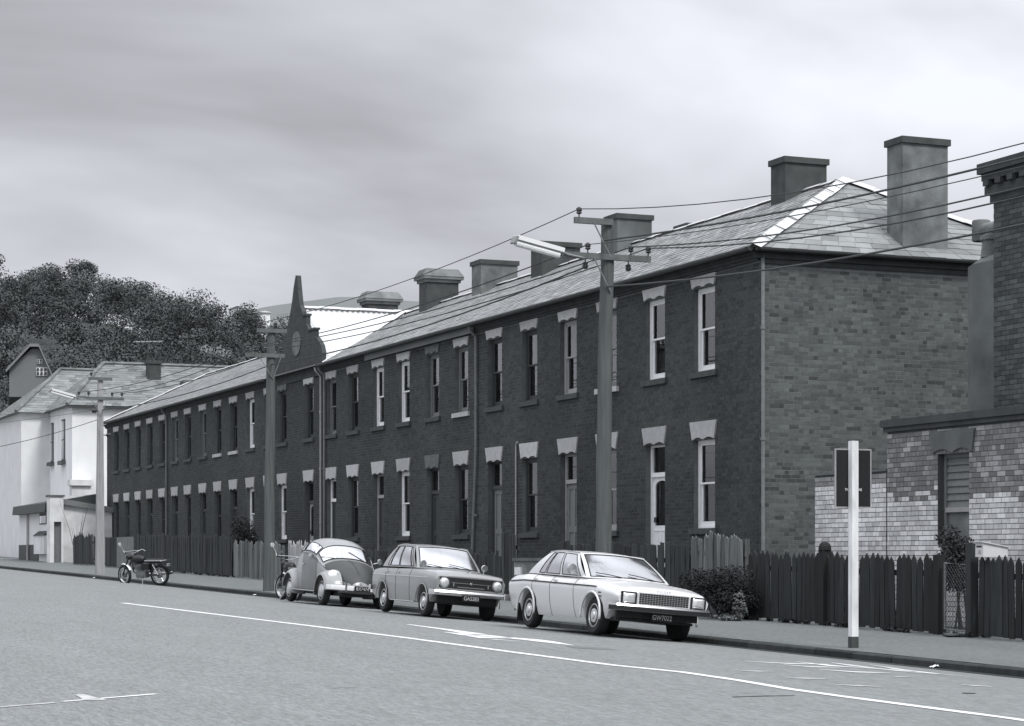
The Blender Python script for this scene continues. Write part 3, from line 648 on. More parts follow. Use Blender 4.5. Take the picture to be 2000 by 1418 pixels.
# low rendered wall with meter box, and dark gate
y0, y1 = yx(1080, FX), yx(1010, FX)
th = thing('garden_wall', 'low rendered garden wall with small white box behind the pale sedan', 'wall', (FX, y0, zpath(FX, y0)))
MB().box(FX-.08, FX+.10, y0, y1, .3, zpath(FX, y0)+.92).build('wall_body', 'render_pale', th); MB().box(FX-.12, FX+.14, y0-.03, y1+.03, zpath(FX, y0)+.921, zpath(FX, y0)+.99).build('coping', 'render', th)
yb = yx(1021, FX); MB().box(FX-.13, FX-.081, yb-.18, yb+.18, 1.35, 1.52).build('meter_box', 'paint_white', th)
y0, y1 = yx(1009, FX), yx(979, FX); th = thing('garden_gate', 'dark boarded garden gate left of the low rendered wall', 'gate', (FX, y0, zpath(FX, y0)))
pieces(th, 'board', 'plank_dark', np.arange(y0+.08, y1-.05, .145), [1.5]*20, .14, .02); rails(th, 'plank_dark', y0, y1, (.3, 1.2))
# wire mesh gate
ga, gb = yx(1896, FX), yx(1838, FX); gz = zpath(FX, ga)
th = thing('mesh_gate', 'dark wire mesh garden gate between the picket fences', 'gate', (FX, ga, gz))
MB().tube([(FX, ga+.1, gz+.08), (FX, gb-.1, gz+.1), (FX, gb-.1, gz+1.12), (FX, ga+.1, gz+1.10), (FX, ga+.1, gz+.08)], .018, 6).build('gate_frame', 'pipe', th)
mb = MB(); W_ = gb-ga-.24; H_ = 1.0; st = .075
k = -H_
while k < W_:
    for sgn in (1, -1):
        a0 = max(0, k); a1 = min(W_, k+H_)
        if a1-a0 > .02:
            q = [(a0, a0-k), (a1, a1-k)]
            if sgn < 0: q = [(W_-u, v) for u, v in q]
            mb.tube([(FX+.004*sgn, ga+.12+u, gz+.10+v) for u, v in q], .004, 4, caps=False)
    k += st
mb.build('wire_mesh', 'mesh_wire', th, fixn=False)
for yy, lab in ((ga-.03, 0), (gb+.05, 1)): MB().box(FX-.07, FX+.07, yy-.07, yy+.07, gz-.3, gz+(1.42 if not lab else 1.25)).build('gate_post', 'picket', th)
o = MB().prism([(FX-.35, ga+.1), (FX+.6, ga-.05), (FX+.6, gb-.2), (FX-.2, gb-.35)], 'z', gz+.02, gz+.05).build('door_mat_slab', 'footpath'); tag(o, 'flat stone slab at the foot of the wire gate', 'slab')
# letterbox
ly = yx(1917, FX-.1); lz = zpath(FX, ly)
th = thing('letterbox', 'white wooden letterbox with slot on the fence post', 'letterbox', (FX, ly, lz+1.22))
MB().prism([(FX-.14, lz+1.22), (FX+.30, lz+1.22), (FX+.30, lz+1.36), (FX-.14, lz+1.43)], 'y', ly-.10, ly+.10).build('box', 'mailbox', th); MB().add([(FX-.18, ly-.125, lz+1.441), (FX-.18, ly+.125, lz+1.441), (FX+.34, ly+.125, lz+1.358), (FX+.34, ly-.125, lz+1.358), (FX-.18, ly-.125, lz+1.456), (FX-.18, ly+.125, lz+1.456), (FX+.34, ly+.125, lz+1.373), (FX+.34, ly-.125, lz+1.373)], [(0, 1, 2, 3), (4, 5, 6, 7), (0, 1, 5, 4), (1, 2, 6, 5), (2, 3, 7, 6), (3, 0, 4, 7)]).build('lid', 'mailbox', th); MB().box(FX-.146, FX-.1401, ly-.065, ly+.065, lz+1.365, lz+1.39).build('slot', 'seal', th)
text('house_number', '18', .09, 'paint_grey', th, Vector((FX-.143, ly, lz+1.29))-th.location, (R(90), 0, R(-90)))
# sign on a white post
bx, by = 16.32, 26.72; bz = zpath(bx, by)
th = thing('road_sign', 'white wooden post with black pale-framed board fixed behind it', 'sign', (bx, by, bz))
MB().box(bx-.052, bx+.052, by-.052, by+.052, bz+.16, 3.40).build('post', 'post_white', th); MB().box(bx-.054, bx+.054, by-.054, by+.054, bz-.3, bz+.159).build('post_foot', 'render_dark', th)
z0, z1 = ony(1665, 992, by).z, ony(1665, 876, by).z; xa, xb = ony(1630, 930, by+.07).x, ony(1701, 930, by+.07).x
MB().box(xa, xb, by+.056, by+.075, z0, z1).build('board_frame', 'paint_grey', th); MB().box(xa+.02, xb-.02, by+.0545, by+.0559, z0+.02, z1-.02).build('board', 'sign_black', th)
text('sign_lettering', 'TRAFFIC SIGNS', .052, 'sign_text', th, Vector(((xa+xb)/2, by+.0525, z0+.26))-th.location, (R(90), 0, 0), .001, sx=.80); text('sign_lettering', 'N.Z. LTD', .042, 'sign_text', th, Vector(((xa+xb)/2-.02, by+.0525, z0+.20))-th.location, (R(90), 0, 0), .001, sx=.80)
# ================================================================== power poles
PX = 16.25
def upole(name, label, pxb, pxt, pyt, m, square=False, arms=(), r=(.145, .105), lamp=None, group='power poles along the kerb', y=None):
    y = y or yx(pxb, PX); top = ony(pxt, pyt, y); b = Vector((PX, y, zpath(PX, y)))
    th = thing(name, label, 'power pole', tuple(b), group)
    mb = MB()
    if square:
        a, c = r
        mb.add([(PX-a, y-a, b.z-.5), (PX+a, y-a, b.z-.5), (PX+a, y+a, b.z-.5), (PX-a, y+a, b.z-.5), (top.x-c, y-c, top.z), (top.x+c, y-c, top.z), (top.x+c, y+c, top.z), (top.x-c, y+c, top.z)], [(0, 1, 5, 4), (1, 2, 6, 5), (2, 3, 7, 6), (3, 0, 4, 7), (4, 5, 6, 7)])
        for s in (-1, 1): mb.box(PX-.03, PX+.03, y+s*(a-.02)-.02, y+s*(a-.02)+.02, b.z, b.z+5.2)
    else:
        n = 9; mb.tube([Vector((PX, y, b.z-.5)).lerp(top, k/n)+Vector((random.uniform(-.012, .012), random.uniform(-.012, .012), 0)) for k in range(n+1)], [r[0]+(r[1]-r[0])*k/n for k in range(n+1)], 12)
    mb.build('shaft', m, th, smooth=not square, sharp=40)
    ins = []
    for (x0, x1, py, braces, il) in arms:
        a = ony(x0, py, y-.13); c = ony(x1, py, y-.13); a.z = c.z = (a.z+c.z)/2
        MB().bar(a, c, .075, .105).build('crossarm', 'wood_arm', th)
        for bp in braces:
            q = ony(bp, py, y-.17); q.z = a.z-.03; MB().bar(q, (top.x, y-.15, a.z-.62), .012, .035, up=(0, 1, 0)).build('brace', 'steel', th)
        for (ix, up) in il:
            q = ony(ix, py, y-.13); q.z = a.z+(.05 if up else -.05); s = 1 if up else -1
            MB().tube([q, q+Vector((0, 0, .07*s))], .012, 6).lathe([(.03, 0), (.055, .02), (.04, .045), (.055, .06), (.05, .10), (.02, .125)], q+Vector((0, 0, .06*s)), (0, 0, s), 10).build('insulator', 'porcelain', th)
            ins.append(q+Vector((0, 0, .15*s)))
    if lamp:
        (lx0, ly0, lx1, ly1) = lamp; a = ony(lx0, ly0, y-.2); c = ony(lx1, ly1, y-.35)
        lt = thing('street_lamp', ('long tubular street lamp on the near wooden pole' if pxb > 800 else 'long tubular street lamp on the far pale pole'), 'street lamp', tuple(a), 'tubular street lamps')
        d = (c-a).normalized(); u = d.cross(Vector((0, 1, 0))).normalized(); u = u if u.z > 0 else -u
        MB().bar(a+u*.045, c+u*.045, .15, .075, up=u).build('housing', 'lamp_white', lt); MB().tube([a+d*.06-u*.055, c-d*.03-u*.055], .055, 10).build('tube', 'lamp_white', lt); MB().tube([a+u*.02, a-d*.12+u*.0, Vector((a.x+.45, y-.15, a.z-.06))], .02, 6).build('bracket', 'steel', lt)
        MB().bar(c-d*.02+u*.06, c+d*.02-u*.07, .16, .04, up=d).build('end_cap', 'steel', lt)
    return th, ins, y
P1, I1, Y1 = upole('utility_pole', 'tall leaning wooden power pole behind the pale sedan', 1175, 1186, 432, 'wood_pole', arms=[(1122, 1196, 432, (1160,), [(1131, 1)]), (1100, 1270, 502, (1160,), [(1148, 1), (1143, 0), (1232, 1), (1266, 1), (1227, 0)])], lamp=(1098, 494, 1005, 468), r=(.15, .115))
P2, I2, Y2 = upole('utility_pole', 'dark wooden power pole left of the rounded car', 524, 530, 640, 'wood_pole', arms=[(502, 560, 646, (), [(508, 1), (538, 1)]), (479, 556, 694, (506, 549), [(484, 1), (498, 1), (548, 1)])], r=(.16, .115))
P3, I3, Y3 = upole('utility_pole', 'pale squared power pole before the white house', 195, 196, 738, 'concrete_pole', True, arms=[(173, 219, 740, (), [(178, 1)]), (150, 242, 778, (178, 210), [(154, 1), (173, 1), (219, 1), (238, 1)])], lamp=(146, 776, 98, 762), r=(.15, .085))
for (q, s_) in ((Vector((PX+.3, Y3-.1, ony(205, 850, Y3).z)), .08), (Vector((PX-.22, Y3-.1, ony(182, 803, Y3).z)), .09)): MB().lathe([(.02, -.1), (s_, -.06), (s_*.6, 0), (s_, .05), (.03, .09)], q, (1, 0, 0), 8).tube([q, (PX, Y3, q.z)], .02, 5).build('side_insulator', 'porcelain', P3)
N4 = Vector((17.0, 13.0, 0))
P4 = thing('utility_pole', 'wooden power pole standing nearest the camera beyond the right edge', 'power pole', (N4.x, N4.y, zpath(N4.x, N4.y)), 'power poles along the kerb')
MB().tube([(N4.x, N4.y, -.3), (N4.x, N4.y, 8.1)], [.15, .115], 12).build('shaft', 'wood_pole', P4, smooth=True, sharp=40); MB().bar((N4.x-.9, N4.y, 7.2), (N4.x+.9, N4.y, 7.2), .075, .105).build('crossarm', 'wood_arm', P4)
def wire(a, b, sag, r, label='thin black overhead line strung along the street poles', group='overhead lines along the street'):
    a = Vector(a); b = Vector(b); n = 16; pts = [a.lerp(b, k/n)-Vector((0, 0, 4*sag*(k/n)*(1-k/n))) for k in range(n+1)]
    o = MB().tube(pts, r, 5).build('overhead_wire', 'wire'); tag(o, label, 'wire', group); return o
# runs between the poles
for k1, k2, k3, r in [(0, 0, 0, .009), (1, 2, 1, .012), (3, 3, 3, .012), (4, 4, 4, .012)]:
    nm = {0: 'topmost', 1: 'kerb side', 3: 'inner', 4: 'outermost'}[k1]
    wire(I1[k1], I2[k2], .22, r, f'{nm} thin overhead wire between the near and middle poles'); wire(I2[k2], I3[k3], .22, r, f'{nm} thin overhead wire between the middle and far poles')
wire(I1[2], ony(530, 712, Y2-.12), .2, .016, 'thicker low overhead cable between the near and middle poles'); wire(ony(530, 712, Y2-.12), ony(200, 800, Y3-.1), .2, .014, 'thicker low overhead cable between the middle and far poles')
# runs from the near pole past the tall chimney
tb = None
for kk, (att, pyB, r) in enumerate([(I1[0], 302, .009), (ony(1178, 470, Y1-.1), 322, .017), (I1[1], 343, .008), (I1[3], 371, .013), (I1[4], 384, .013), (ony(1186, 560, Y1-.14), 449, .017)]):
    a = Vector(att); t = .511; nx_, ny_ = a.x+(N4.x-a.x)*t, a.y+(N4.y-a.y)*t
    dpt = nx_*FWD.x+ny_*FWD.y; zB = CZ+(HOR-pyB)/FPX*dpt; zN = a.z-.3
    S_ = (a.z+(zN-a.z)*t-zB)/(4*t*(1-t))
    wire(a, (N4.x, N4.y-.1, zN), S_, r, ['topmost', 'second highest', 'third highest', 'fourth highest', 'second lowest', 'lowest'][kk]+' overhead wire running right from the near pole past the tall chimney', 'overhead lines right of the near pole')
for kk, (py0, zb_, sg) in enumerate([(820, 5.0, .86), (800, 5.6, .35), (790, 5.8, .25)]):
    wire(ony(190, py0, Y3-.1), (2, 72, zb_), sg, .012 if py0 == 820 else .007, ['thick sagging', 'thin middle', 'thin upper'][kk]+' service wire sweeping left from the far pale pole', 'service lines left of the far pole')
# ================================================================== neighbouring house at the right edge
XW = 20.9; yc0 = yx(1733, XW); yl0 = yx(1592, XW); ZW = 4.12; ZL = onx(1660, 925, XW).z; YFAR = 18.0
nh = thing('neighbour_house', 'brick house at right edge with half whitewashed single storey wing and tall chimney', 'house', (XW, yc0, zpath(19.5, yc0)))
wy0, wy1 = yx(1893, XW), yx(1832, XW); wz0, wz1 = onx(1860, 1062, XW).z, onx(1860, 884, XW).z
mb = MB()
for (a, b, c, d) in [(YFAR, wy0, .3, ZW), (wy1, yc0, .3, ZW), (wy0, wy1, .3, wz0), (wy0, wy1, wz1, ZW)]: mb.add([(XW, a, c), (XW, b, c), (XW, b, d), (XW, a, d)], [(0, 1, 2, 3)])
mb.add([(XW, yc0, .3), (XW+2, yc0, .3), (XW+2, yc0, ZW), (XW, yc0, ZW)], [(0, 1, 2, 3)])
for q in (wy0, wy1): mb.add([(XW, q, wz0), (XW+.22, q, wz0), (XW+.22, q, wz1), (XW, q, wz1)], [(0, 1, 2, 3)])
mb.add([(XW, YFAR, ZW), (XW+2, YFAR, ZW), (XW+2, yc0, ZW), (XW, yc0, ZW)], [(0, 1, 2, 3)])
nw = mb.build('wing_wall', 'mortar_dark', nh, fixn=False)
meb = bpy.data.meshes.new('brick'); b0 = MB().box(-.004, .03, -.111, .111, -.037, .037); meb.from_pydata(b0.v, [], b0.f); meb.materials.append(MATS['brick_white_one'])
def wbricks(y0_, y1_, z0_, z1_, opening, wall, tonef, cap=300, objz=(1.5, 2.7)):
    C = []; H = []; T = []; z = z0_; row = 0; cnt = 0
    while z+CO < z1_:
        zc_ = z+CO/2; segs = [(y0_, y1_)]
        if opening and opening[2] < zc_ < opening[3]: segs = [(y0_, opening[0]), (opening[1], y1_)]
        for a, b in segs:
            q = a; first = True
            while q < b-.02:
                ln = .233 if (row % 3) else .118
                if first and row % 2: ln *= .5
                first = False; e2 = min(q+ln, b)
                if cnt < cap and abs(e2-q-.233) < .002 and objz[0] < zc_ < objz[1] and (q+e2)/2 > 29.2:
                    o = bpy.data.objects.new('brick', meb); COL.objects.link(o); o.parent = wall; o.location = (XW+random.uniform(-.003, .002), (q+e2)/2, zc_); cnt += 1
                else:
                    C.append((XW, (q+e2)/2, zc_)); H.append((.005+random.uniform(-.002, .002), (e2-q)/2-.005, CO/2-.0055)); T.append(tonef((q+e2)/2, zc_))
                q = e2
        z += CO; row += 1
    o = boxes('brickwork', C, H, 'brick_white', wall, np.array(T), drop='+x'); o['kind'] = 'stuff'; o.location = (0, 0, 0)
wbricks(YFAR, yc0, .4, ZW-.14, (wy0, wy1, wz0-.02, wz1+.02), nw, lambda y, z: random.uniform(.75, 1.15)*(1.0 if random.random() < (2.95-z)/.35 else random.choice([.24, .3, .36, .5])))
mb = MB().box(XW-.05, XW+2, YFAR, yc0+.06, ZW-.16, ZW-.08).box(XW-.09, XW+2, YFAR, yc0+.10, ZW-.078, ZW+.05); mb.build('parapet_cornice', 'render_dark', nh)
# its window with boarded louvres
win = MB().box(XW+.12, XW+.22, wy0, wy0+.07, wz0, wz1).box(XW+.12, XW+.22, wy1-.07, wy1, wz0, wz1).box(XW+.12, XW+.22, wy0+.07, wy1-.07, wz1-.08, wz1).build('window', 'paint_mid', nh)
zm_ = onx(1860, 1000, XW).z
for k in range(7):
    h_ = (wz1-.08-zm_-.08)/7; MB().add([(XW+.135, wy0+.07, zm_+.08+k*h_), (XW+.135, wy1-.07, zm_+.08+k*h_), (XW+.165, wy1-.07, zm_+.08+(k+1)*h_), (XW+.165, wy0+.07, zm_+.08+(k+1)*h_)], [(0, 1, 2, 3)]).build('louvre_board', 'paint_mid', win, (0, 0, 0), fixn=False)
MB().box(XW+.10, XW+.2, wy0+.07, wy1-.07, zm_, zm_+.08).build('transom', 'paint_grey', win, (0, 0, 0)); MB().box(XW+.17, XW+.2, wy0+.07, wy1-.07, wz0, zm_).build('lower_board', 'render_pale', win, (0, 0, 0))
MB().prism([((wy0+wy1)/2-.58+1.16*k/12, wz1+.07*abs(math.sin(k/12*2*math.pi))) for k in range(13)]+[((wy0+wy1)/2+.66, wz1+.38), ((wy0+wy1)/2-.66, wz1+.38)], 'x', XW-.04, XW+.03).build('lintel', 'render', win, (0, 0, 0))
# tall part behind
XT = 22.25; yt = yx(1941, XT)
mb = MB().box(XT, 31, YFAR-6, yt, .3, 8.35); tall = mb.build('tall_wall', 'mortar_dark', nh)
C = []; H = []; T = []
z = 3.9; row = 0
while z < 8.2:
    q = yt-.12*(row % 2)
    C += [(XT, q-.1165-.233*k, z) for k in range(14)]; H += [(.009, .112, .038)]*14; T += list(rng.uniform(.6, 1.3, 14)); z += CO; row += 1
o = boxes('brickwork', C, H, 'brick_neigh', tall, np.array(T), drop='+x'); o['kind'] = 'stuff'; o.location = (0, 0, 0)
mb = MB()
for (pr, za, zb2) in [(.05, 7.92, 8.05), (.12, 8.051, 8.2), (.16, 8.30, 8.42), (.22, 8.421, 8.60)]: mb.box(XT-pr, 31, YFAR-6, yt+pr*.9, za, zb2)
for k in range(10): mb.box(XT-.19, XT, yt-.35*k-.1, yt-.35*k+.06, 8.201, 8.299)
mb.build('cornice', 'cornice', nh)
# outside chimney breast with flue and H shaped cowl
xb0, yb0, yb1 = 22.62, yx(1938, 22.62), yx(1874, 22.62)
zt_ = onx(1905, 515, xb0).z
ch = .18
poly = [(xb0+.9, yb0-.3), (xb0, yb0-.3), (xb0, yb1-ch*2.2), (xb0+ch, yb1), (xb0+.9, yb1)]
chb = MB().prism(poly, 'z', .4, zt_).build('chimney_breast', 'render', nh); cxm, cym = xb0+.35, (yb0+yb1)/2-.02
MB().add([(p[0], p[1], zt_+.001) for p in poly]+[(cxm+(p[0]-cxm)*.45, cym+(p[1]-cym)*.45, zt_+.14) for p in poly], [(i, (i+1) % 5, (i+1) % 5+5, i+5) for i in range(5)]+[(5, 6, 7, 8, 9)]).build('chimney_shoulder', 'render_pale', chb, (0, 0, 0))
zf = zt_+.12; zc2 = onx(1913, 455, xb0).z
MB().lathe([(.22, 0), (.19, .3), (.18, zc2-zf-.12), (.23, zc2-zf-.10), (.23, zc2-zf-.02), (.17, zc2-zf)], (cxm, cym, zf), (0, 0, 1), 16).build('flue', 'render_pale', chb, (0, 0, 0), smooth=True, sharp=35)
mb = MB().tube([(cxm, cym-.36, zc2+.12), (cxm, cym+.36, zc2+.12)], .12, 14); mb.tube([(cxm, cym, zc2-.02), (cxm, cym, zc2+.12)], .13, 14)
for s in (-1, 1): mb.lathe([(.15, -.19), (.165, -.17), (.165, .17), (.15, .19), (.11, .19), (.11, -.19)], (cxm, cym+.36*s, zc2+.12), (0, 0, 1), 14, closed=True)
mb.build('chimney_cowl', 'render_pale', chb, (0, 0, 0), smooth=True, sharp=40)
# low yard wall
yw = thing('yard_wall', 'low whitewashed brick yard wall behind the black sign', 'wall', (XW, yc0, zpath(19.5, yc0)))
lw = MB().box(XW, XW+.22, yc0+.02, yl0, .3, ZL).build('wall_body', 'mortar_dark', yw)
wbricks(yc0+.03, yl0, .4, ZL, None, lw, lambda y, z: random.uniform(.75, 1.15)*(1.0 if z < ZL-.25 else .4), cap=150)
MB().box(XW-.02, XW+.24, yc0+.02, yl0+.02, ZL+.001, ZL+.04).build('coping', 'render', yw)
# ================================================================== white house down the street
wh = thing('white_house', 'white two storey stuccoed house with slate hip roofs beyond the terrace', 'house', (19.2, 112, zpath(19, 112)))
XC = ony(141, 800, 112).x; YA, YBk = 112.0, onx(97, 800, XC).y
zE = ony(141, 792, YA).z
MB().box(XC, 42, YA, YBk+10, 1.0, zE).build('front_block', 'stucco', wh)
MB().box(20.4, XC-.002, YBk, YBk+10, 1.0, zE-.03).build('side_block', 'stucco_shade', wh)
def hiproof(x0, x1, y0, y1, z, h, parent, m='slate_far', ov=.35, rows=18, run=3.0):
    a = [(x0-ov, y0-ov, z), (x1+ov, y0-ov, z), (x1+ov, y1+ov, z), (x0-ov, y1+ov, z)]; rid = [(x0-ov+run, (y0+y1)/2, z+h), (x1+ov-run, (y0+y1)/2, z+h)]
    ro = MB().add(a+rid, [(0, 1, 5, 4), (2, 3, 4, 5), (3, 0, 4), (1, 2, 5), (3, 2, 1, 0)]).build('roof', m, parent)
    at = ro.data.attributes.new('tone', 'FLOAT', 'FACE'); at.data.foreach_set('value', [1.0]*len(ro.data.polygons))
    sl_ = slate_plane(a[0], a[1], rid[0], rid[1], rows, .45, .015)+slate_plane(a[3], a[0], rid[0], rid[0], rows, .45, .015)
    o = slates_mesh('slate_courses', sl_, m, ro); o['kind'] = 'stuff'; o.location = (0, 0, 0)
    for q in ((a[0], rid[0]), (a[1], rid[1]), (rid[0], rid[1])):
        MB().tube([Vector(q[0])+Vector((0, 0, .06)), Vector(q[1])+Vector((0, 0, .06))], .10, 5).build('ridge_tiles', 'render_pale', ro, (0, 0, 0))
    return ro
zr1 = ony(210, 712, YA+5.2).z
hiproof(XC, 36, YA, YA+10, zE, zr1-zE, wh); hiproof(20.4, XC+8, YBk, YBk+9, zE-.03, 2.75, wh, run=3.3)
MB().box(XC-.3, 42, YA-.33, YA-.18, zE-.12, zE+.02).build('gutter', 'gutter', wh)
# side windows facing the street
for (a, b, t, bt) in [(100, 105, 826, 903), (121, 127.5, 819, 900)]:
    y0, y1 = onx(b, 860, XC).y, onx(a, 860, XC).y; z0, z1 = onx((a+b)/2, bt, XC).z, onx((a+b)/2, t, XC).z
    wv = MB().box(XC-.03, XC+.02, y0, y1, z0, z1).build('window', 'paint_dark', wh); MB().box(XC-.045, XC-.031, y0+.06, y1-.06, z0+.08, (z0+z1)/2-.02).build('pane', 'window_glass', wv, (0, 0, 0)); MB().box(XC-.045, XC-.031, y0+.06, y1-.06, (z0+z1)/2+.03, z1-.08).build('pane', 'window_glass', wv, (0, 0, 0)); MB().box(XC-.22, XC+.0, y0-.15, y1+.15, z0-.2, z0-.001).build('sill', 'render', wv, (0, 0, 0))
# chimney with tall aerial
cq = ony(300, 730, YA+3.4); ctop = ony(300, 706, YA+3.4).z
cw = MB().box(cq.x-.33, cq.x+.33, YA+3.1, YA+3.8, zE+.3, ctop).build('chimney', 'render_dark', wh); MB().box(cq.x-.40, cq.x+.40, YA+3.03, YA+3.87, ctop-.15, ctop+.02).build('chimney_cap', 'render_dark', cw, (0, 0, 0)); MB().box(cq.x-.5, cq.x+.5, YA+2.75, YA+3.2, ony(300, 755, YA+3).z-.1, ony(300, 751, YA+3).z).build('chimney_flashing', 'lead', cw, (0, 0, 0))
MB().box(ony(369, 750, 114).x-.4, ony(369, 750, 114).x+.4, 113.6, 114.4, zE, ony(369, 744, 114).z).build('chimney', 'render', wh)
am = ony(289, 705, YA+3.1); at_ = ony(289, 667, YA+3.1)
th = thing('tv_aerial', 'thin television aerial mast on the white house chimney', 'aerial', (am.x, am.y, am.z-1.2)); MB().tube([am-Vector((0, 0, 1.2)), at_], .035, 6).build('mast', 'wire', th); MB().tube([ony(261, 668, YA+3.1), ony(318, 667, YA+3.1)], .03, 5).build('boom', 'steel', th)
for px_ in (264, 274, 283, 296, 306, 315):
    q = ony(px_, 667.5, YA+3.1); MB().tube([q-Vector((0, .55, 0)), q+Vector((0, .55, 0))], .015, 4).build('element', 'steel', th)
# stub breast and pipe work on the white wall
q0, q1 = ony(139, 937, YA-.4), ony(176, 985, YA-.4); MB().box(q0.x, q1.x, YA-.6, YA-.001, q1.z-1.5, q0.z-.3).build('wall_breast', 'stucco_stained', wh); MB().box(q0.x-.12, q1.x+.12, YA-.75, YA-.002, q0.z-.299, q0.z).build('breast_cap', 'stucco_stained', wh)
# ------------------------------------------------------------------ white shed against the terrace end
YS = 102.2; sh = thing('white_shed', 'low stained white lean-to shed with plank door beside the terrace end', 'shed', (19.2, YS, zpath(19, YS)))
g_ = zpath(19.2, YS); xp0, xp1 = ony(97.5, 1050, YS).x, ony(124, 1050, YS).x; zp = ony(110, 970, YS).z; xd0, xd1 = ony(105.5, 1050, YS).x, ony(120, 1050, YS).x; zd = ony(112, 1019, YS).z
MB().box(xp0, xd0, YS, YS+.8, g_-.3, zp-.002).box(xd1, xp1, YS, YS+.8, g_-.3, zp-.002).box(xd0, xd1, YS, YS+.8, zd, zp-.002).build('pier', 'stucco_stained', sh); MB().box(xp0-.06, xp1+.06, YS-.05, YS+.85, zp-.0015, zp+.08).build('pier_cap', 'render', sh)
dr = MB().box(xd0, xd1, YS+.22, YS+.26, g_, zd).build('door', 'paint_grey', sh)
for k in range(4): MB().box(xd0+(xd1-xd0)*(k+.06)/4, xd0+(xd1-xd0)*(k+.94)/4, YS+.19, YS+.219, g_+.02, zd-.03).build('plank', 'paint_mid', dr, (0, 0, 0))
xs1 = 21.95; z1_, z2_ = ony(128, 985, YS+.3).z, ony(210, 1001, YS+.3).z
MB().prism([(xp1, g_-.3), (xs1, g_-.3), (xs1, z2_), (xp1, z1_)], 'y', YS+.3, YS+1.6).build('wall', 'stucco_stained', sh)
MB().add([(xp1-.05, YS+.1, z1_), (xs1+.03, YS+.1, z2_), (xs1+.03, YS+1.7, z2_), (xp1-.05, YS+1.7, z1_), (xp1-.05, YS+.1, z1_+.26), (xs1+.03, YS+.1, z2_+.24), (xs1+.03, YS+1.7, z2_+.24), (xp1-.05, YS+1.7, z1_+.26)], [(0, 1, 5, 4), (1, 2, 6, 5), (2, 3, 7, 6), (3, 0, 4, 7), (4, 5, 6, 7), (3, 2, 1, 0)]).build('roof', 'paint_mid', sh)
q = ony(150, 955, YS+1.8); MB().box(q.x-1.2, q.x+.7, YS+1.75, YS+2.2, z1_-.3, ony(150, 968, YS+1.8).z).build('rear_parapet', 'stucco_stained', sh)
# street side part of the shed
YZ = YS+.9; sx = 19.22
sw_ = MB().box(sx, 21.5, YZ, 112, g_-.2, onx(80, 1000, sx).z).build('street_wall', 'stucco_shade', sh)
zz = onx(80, 1002, sx).z; MB().prism([(sx-.35, zz), (21.5, zz), (21.5, zz+.9), (sx-.3, zz+.42)], 'y', YZ-.02, 112).build('street_roof', 'paint_dark', sh)
y0, y1 = onx(92, 1010, sx).y, onx(78, 1010, sx).y; wv = MB().box(sx-.03, sx+.05, y0, y1, onx(85, 1024, sx).z, zz-.03).build('window', 'paint_dark', sh); MB().box(sx-.04, sx-.031, y0+.15, y1-.15, onx(85, 1022, sx).z, zz-.15).build('pane', 'window_glass', wv, (0, 0, 0))
MB().box(sx-.02, sx-.001, onx(76, 1060, sx).y, 112, g_-.2, onx(60, 1064, sx).z).build('plinth', 'paint_dark', sh)
y0, y1 = onx(96, 1060, sx).y, onx(76, 1060, sx).y; MB().box(sx-.25, sx-.003, y0, y1, onx(86, 1082, sx).z, onx(86, 1046, sx).z).build('lean_to_box', 'stucco_stained', sh); MB().prism([(sx-.3, onx(86, 1046, sx).z), (sx, onx(86, 1046, sx).z), (sx, onx(86, 1037, sx).z)], 'y', y0-.05, y1+.05).build('lean_to_roof', 'render_dark', sh)
MB().tube([(sx-.08, onx(57, 1050, sx).y, g_), (sx-.08, onx(57, 1050, sx).y, zz)], .06, 6).build('downpipe', 'pipe_pale', sh)
# ================================================================== house on the hillside (top left)
hp = deep(78, 745, 185); hh = thing('hillside_house', 'small gabled house with white windows among trees on the hill', 'house', tuple(hp))
wd = 1.0/FPX*185
def HP(px, py, dd=185): return deep(px, py, dd)
ga_ = [HP(48-30, 720), HP(62, 681), HP(76, 681), HP(104, 738), HP(104, 775), HP(48-30, 775)]
bk = Vector((ray(85, HOR).x, ray(85, HOR).y, 0)).normalized()*6
mb = MB(); n = len(ga_); mb.add(ga_+[p+bk for p in ga_], [tuple(range(n))]+[(i, i+n, (i+1) % n+n, (i+1) % n) for i in range(n)]+[tuple(range(2*n-1, n-1, -1))]); mb.build('walls', 'paint_mid', hh)
up = Vector((0, 0, .25)); rs = [HP(14, 728), HP(61, 678), HP(78, 678), HP(108, 745)]
for a, b in zip(rs[:-1], rs[1:]):
    f0 = -FWD*.5; MB().add([a+f0, b+f0, b+bk, a+bk, a+f0+up, b+f0+up, b+bk+up, a+bk+up], [(0, 1, 2, 3), (4, 5, 6, 7), (0, 1, 5, 4), (1, 2, 6, 5), (2, 3, 7, 6), (3, 0, 4, 7)]).build('roof', 'roof_hill', hh)
for (a, b, c, d) in [(73, 83, 702, 711), (71, 93, 718, 734)]:
    f0 = -FWD*.08; wq = MB().add([HP(a, d)+f0, HP(b, d)+f0, HP(b, c)+f0, HP(a, c)+f0], [(0, 1, 2, 3)]).build('window', 'paint_white', hh, fixn=False)
    k = 3 if b-a > 15 else 2
    for i in range(k):
        for j in range(2):
            x0_ = a+(b-a)*(i+.18)/k; x1_ = a+(b-a)*(i+.82)/k; y0_ = c+(d-c)*(j+.15)/2; y1_ = c+(d-c)*(j+.85)/2
            MB().add([HP(x0_, y1_)+f0*2, HP(x1_, y1_)+f0*2, HP(x1_, y0_)+f0*2, HP(x0_, y0_)+f0*2], [(0, 1, 2, 3)]).build('pane', 'paint_dark', wq, (0, 0, 0), fixn=False)
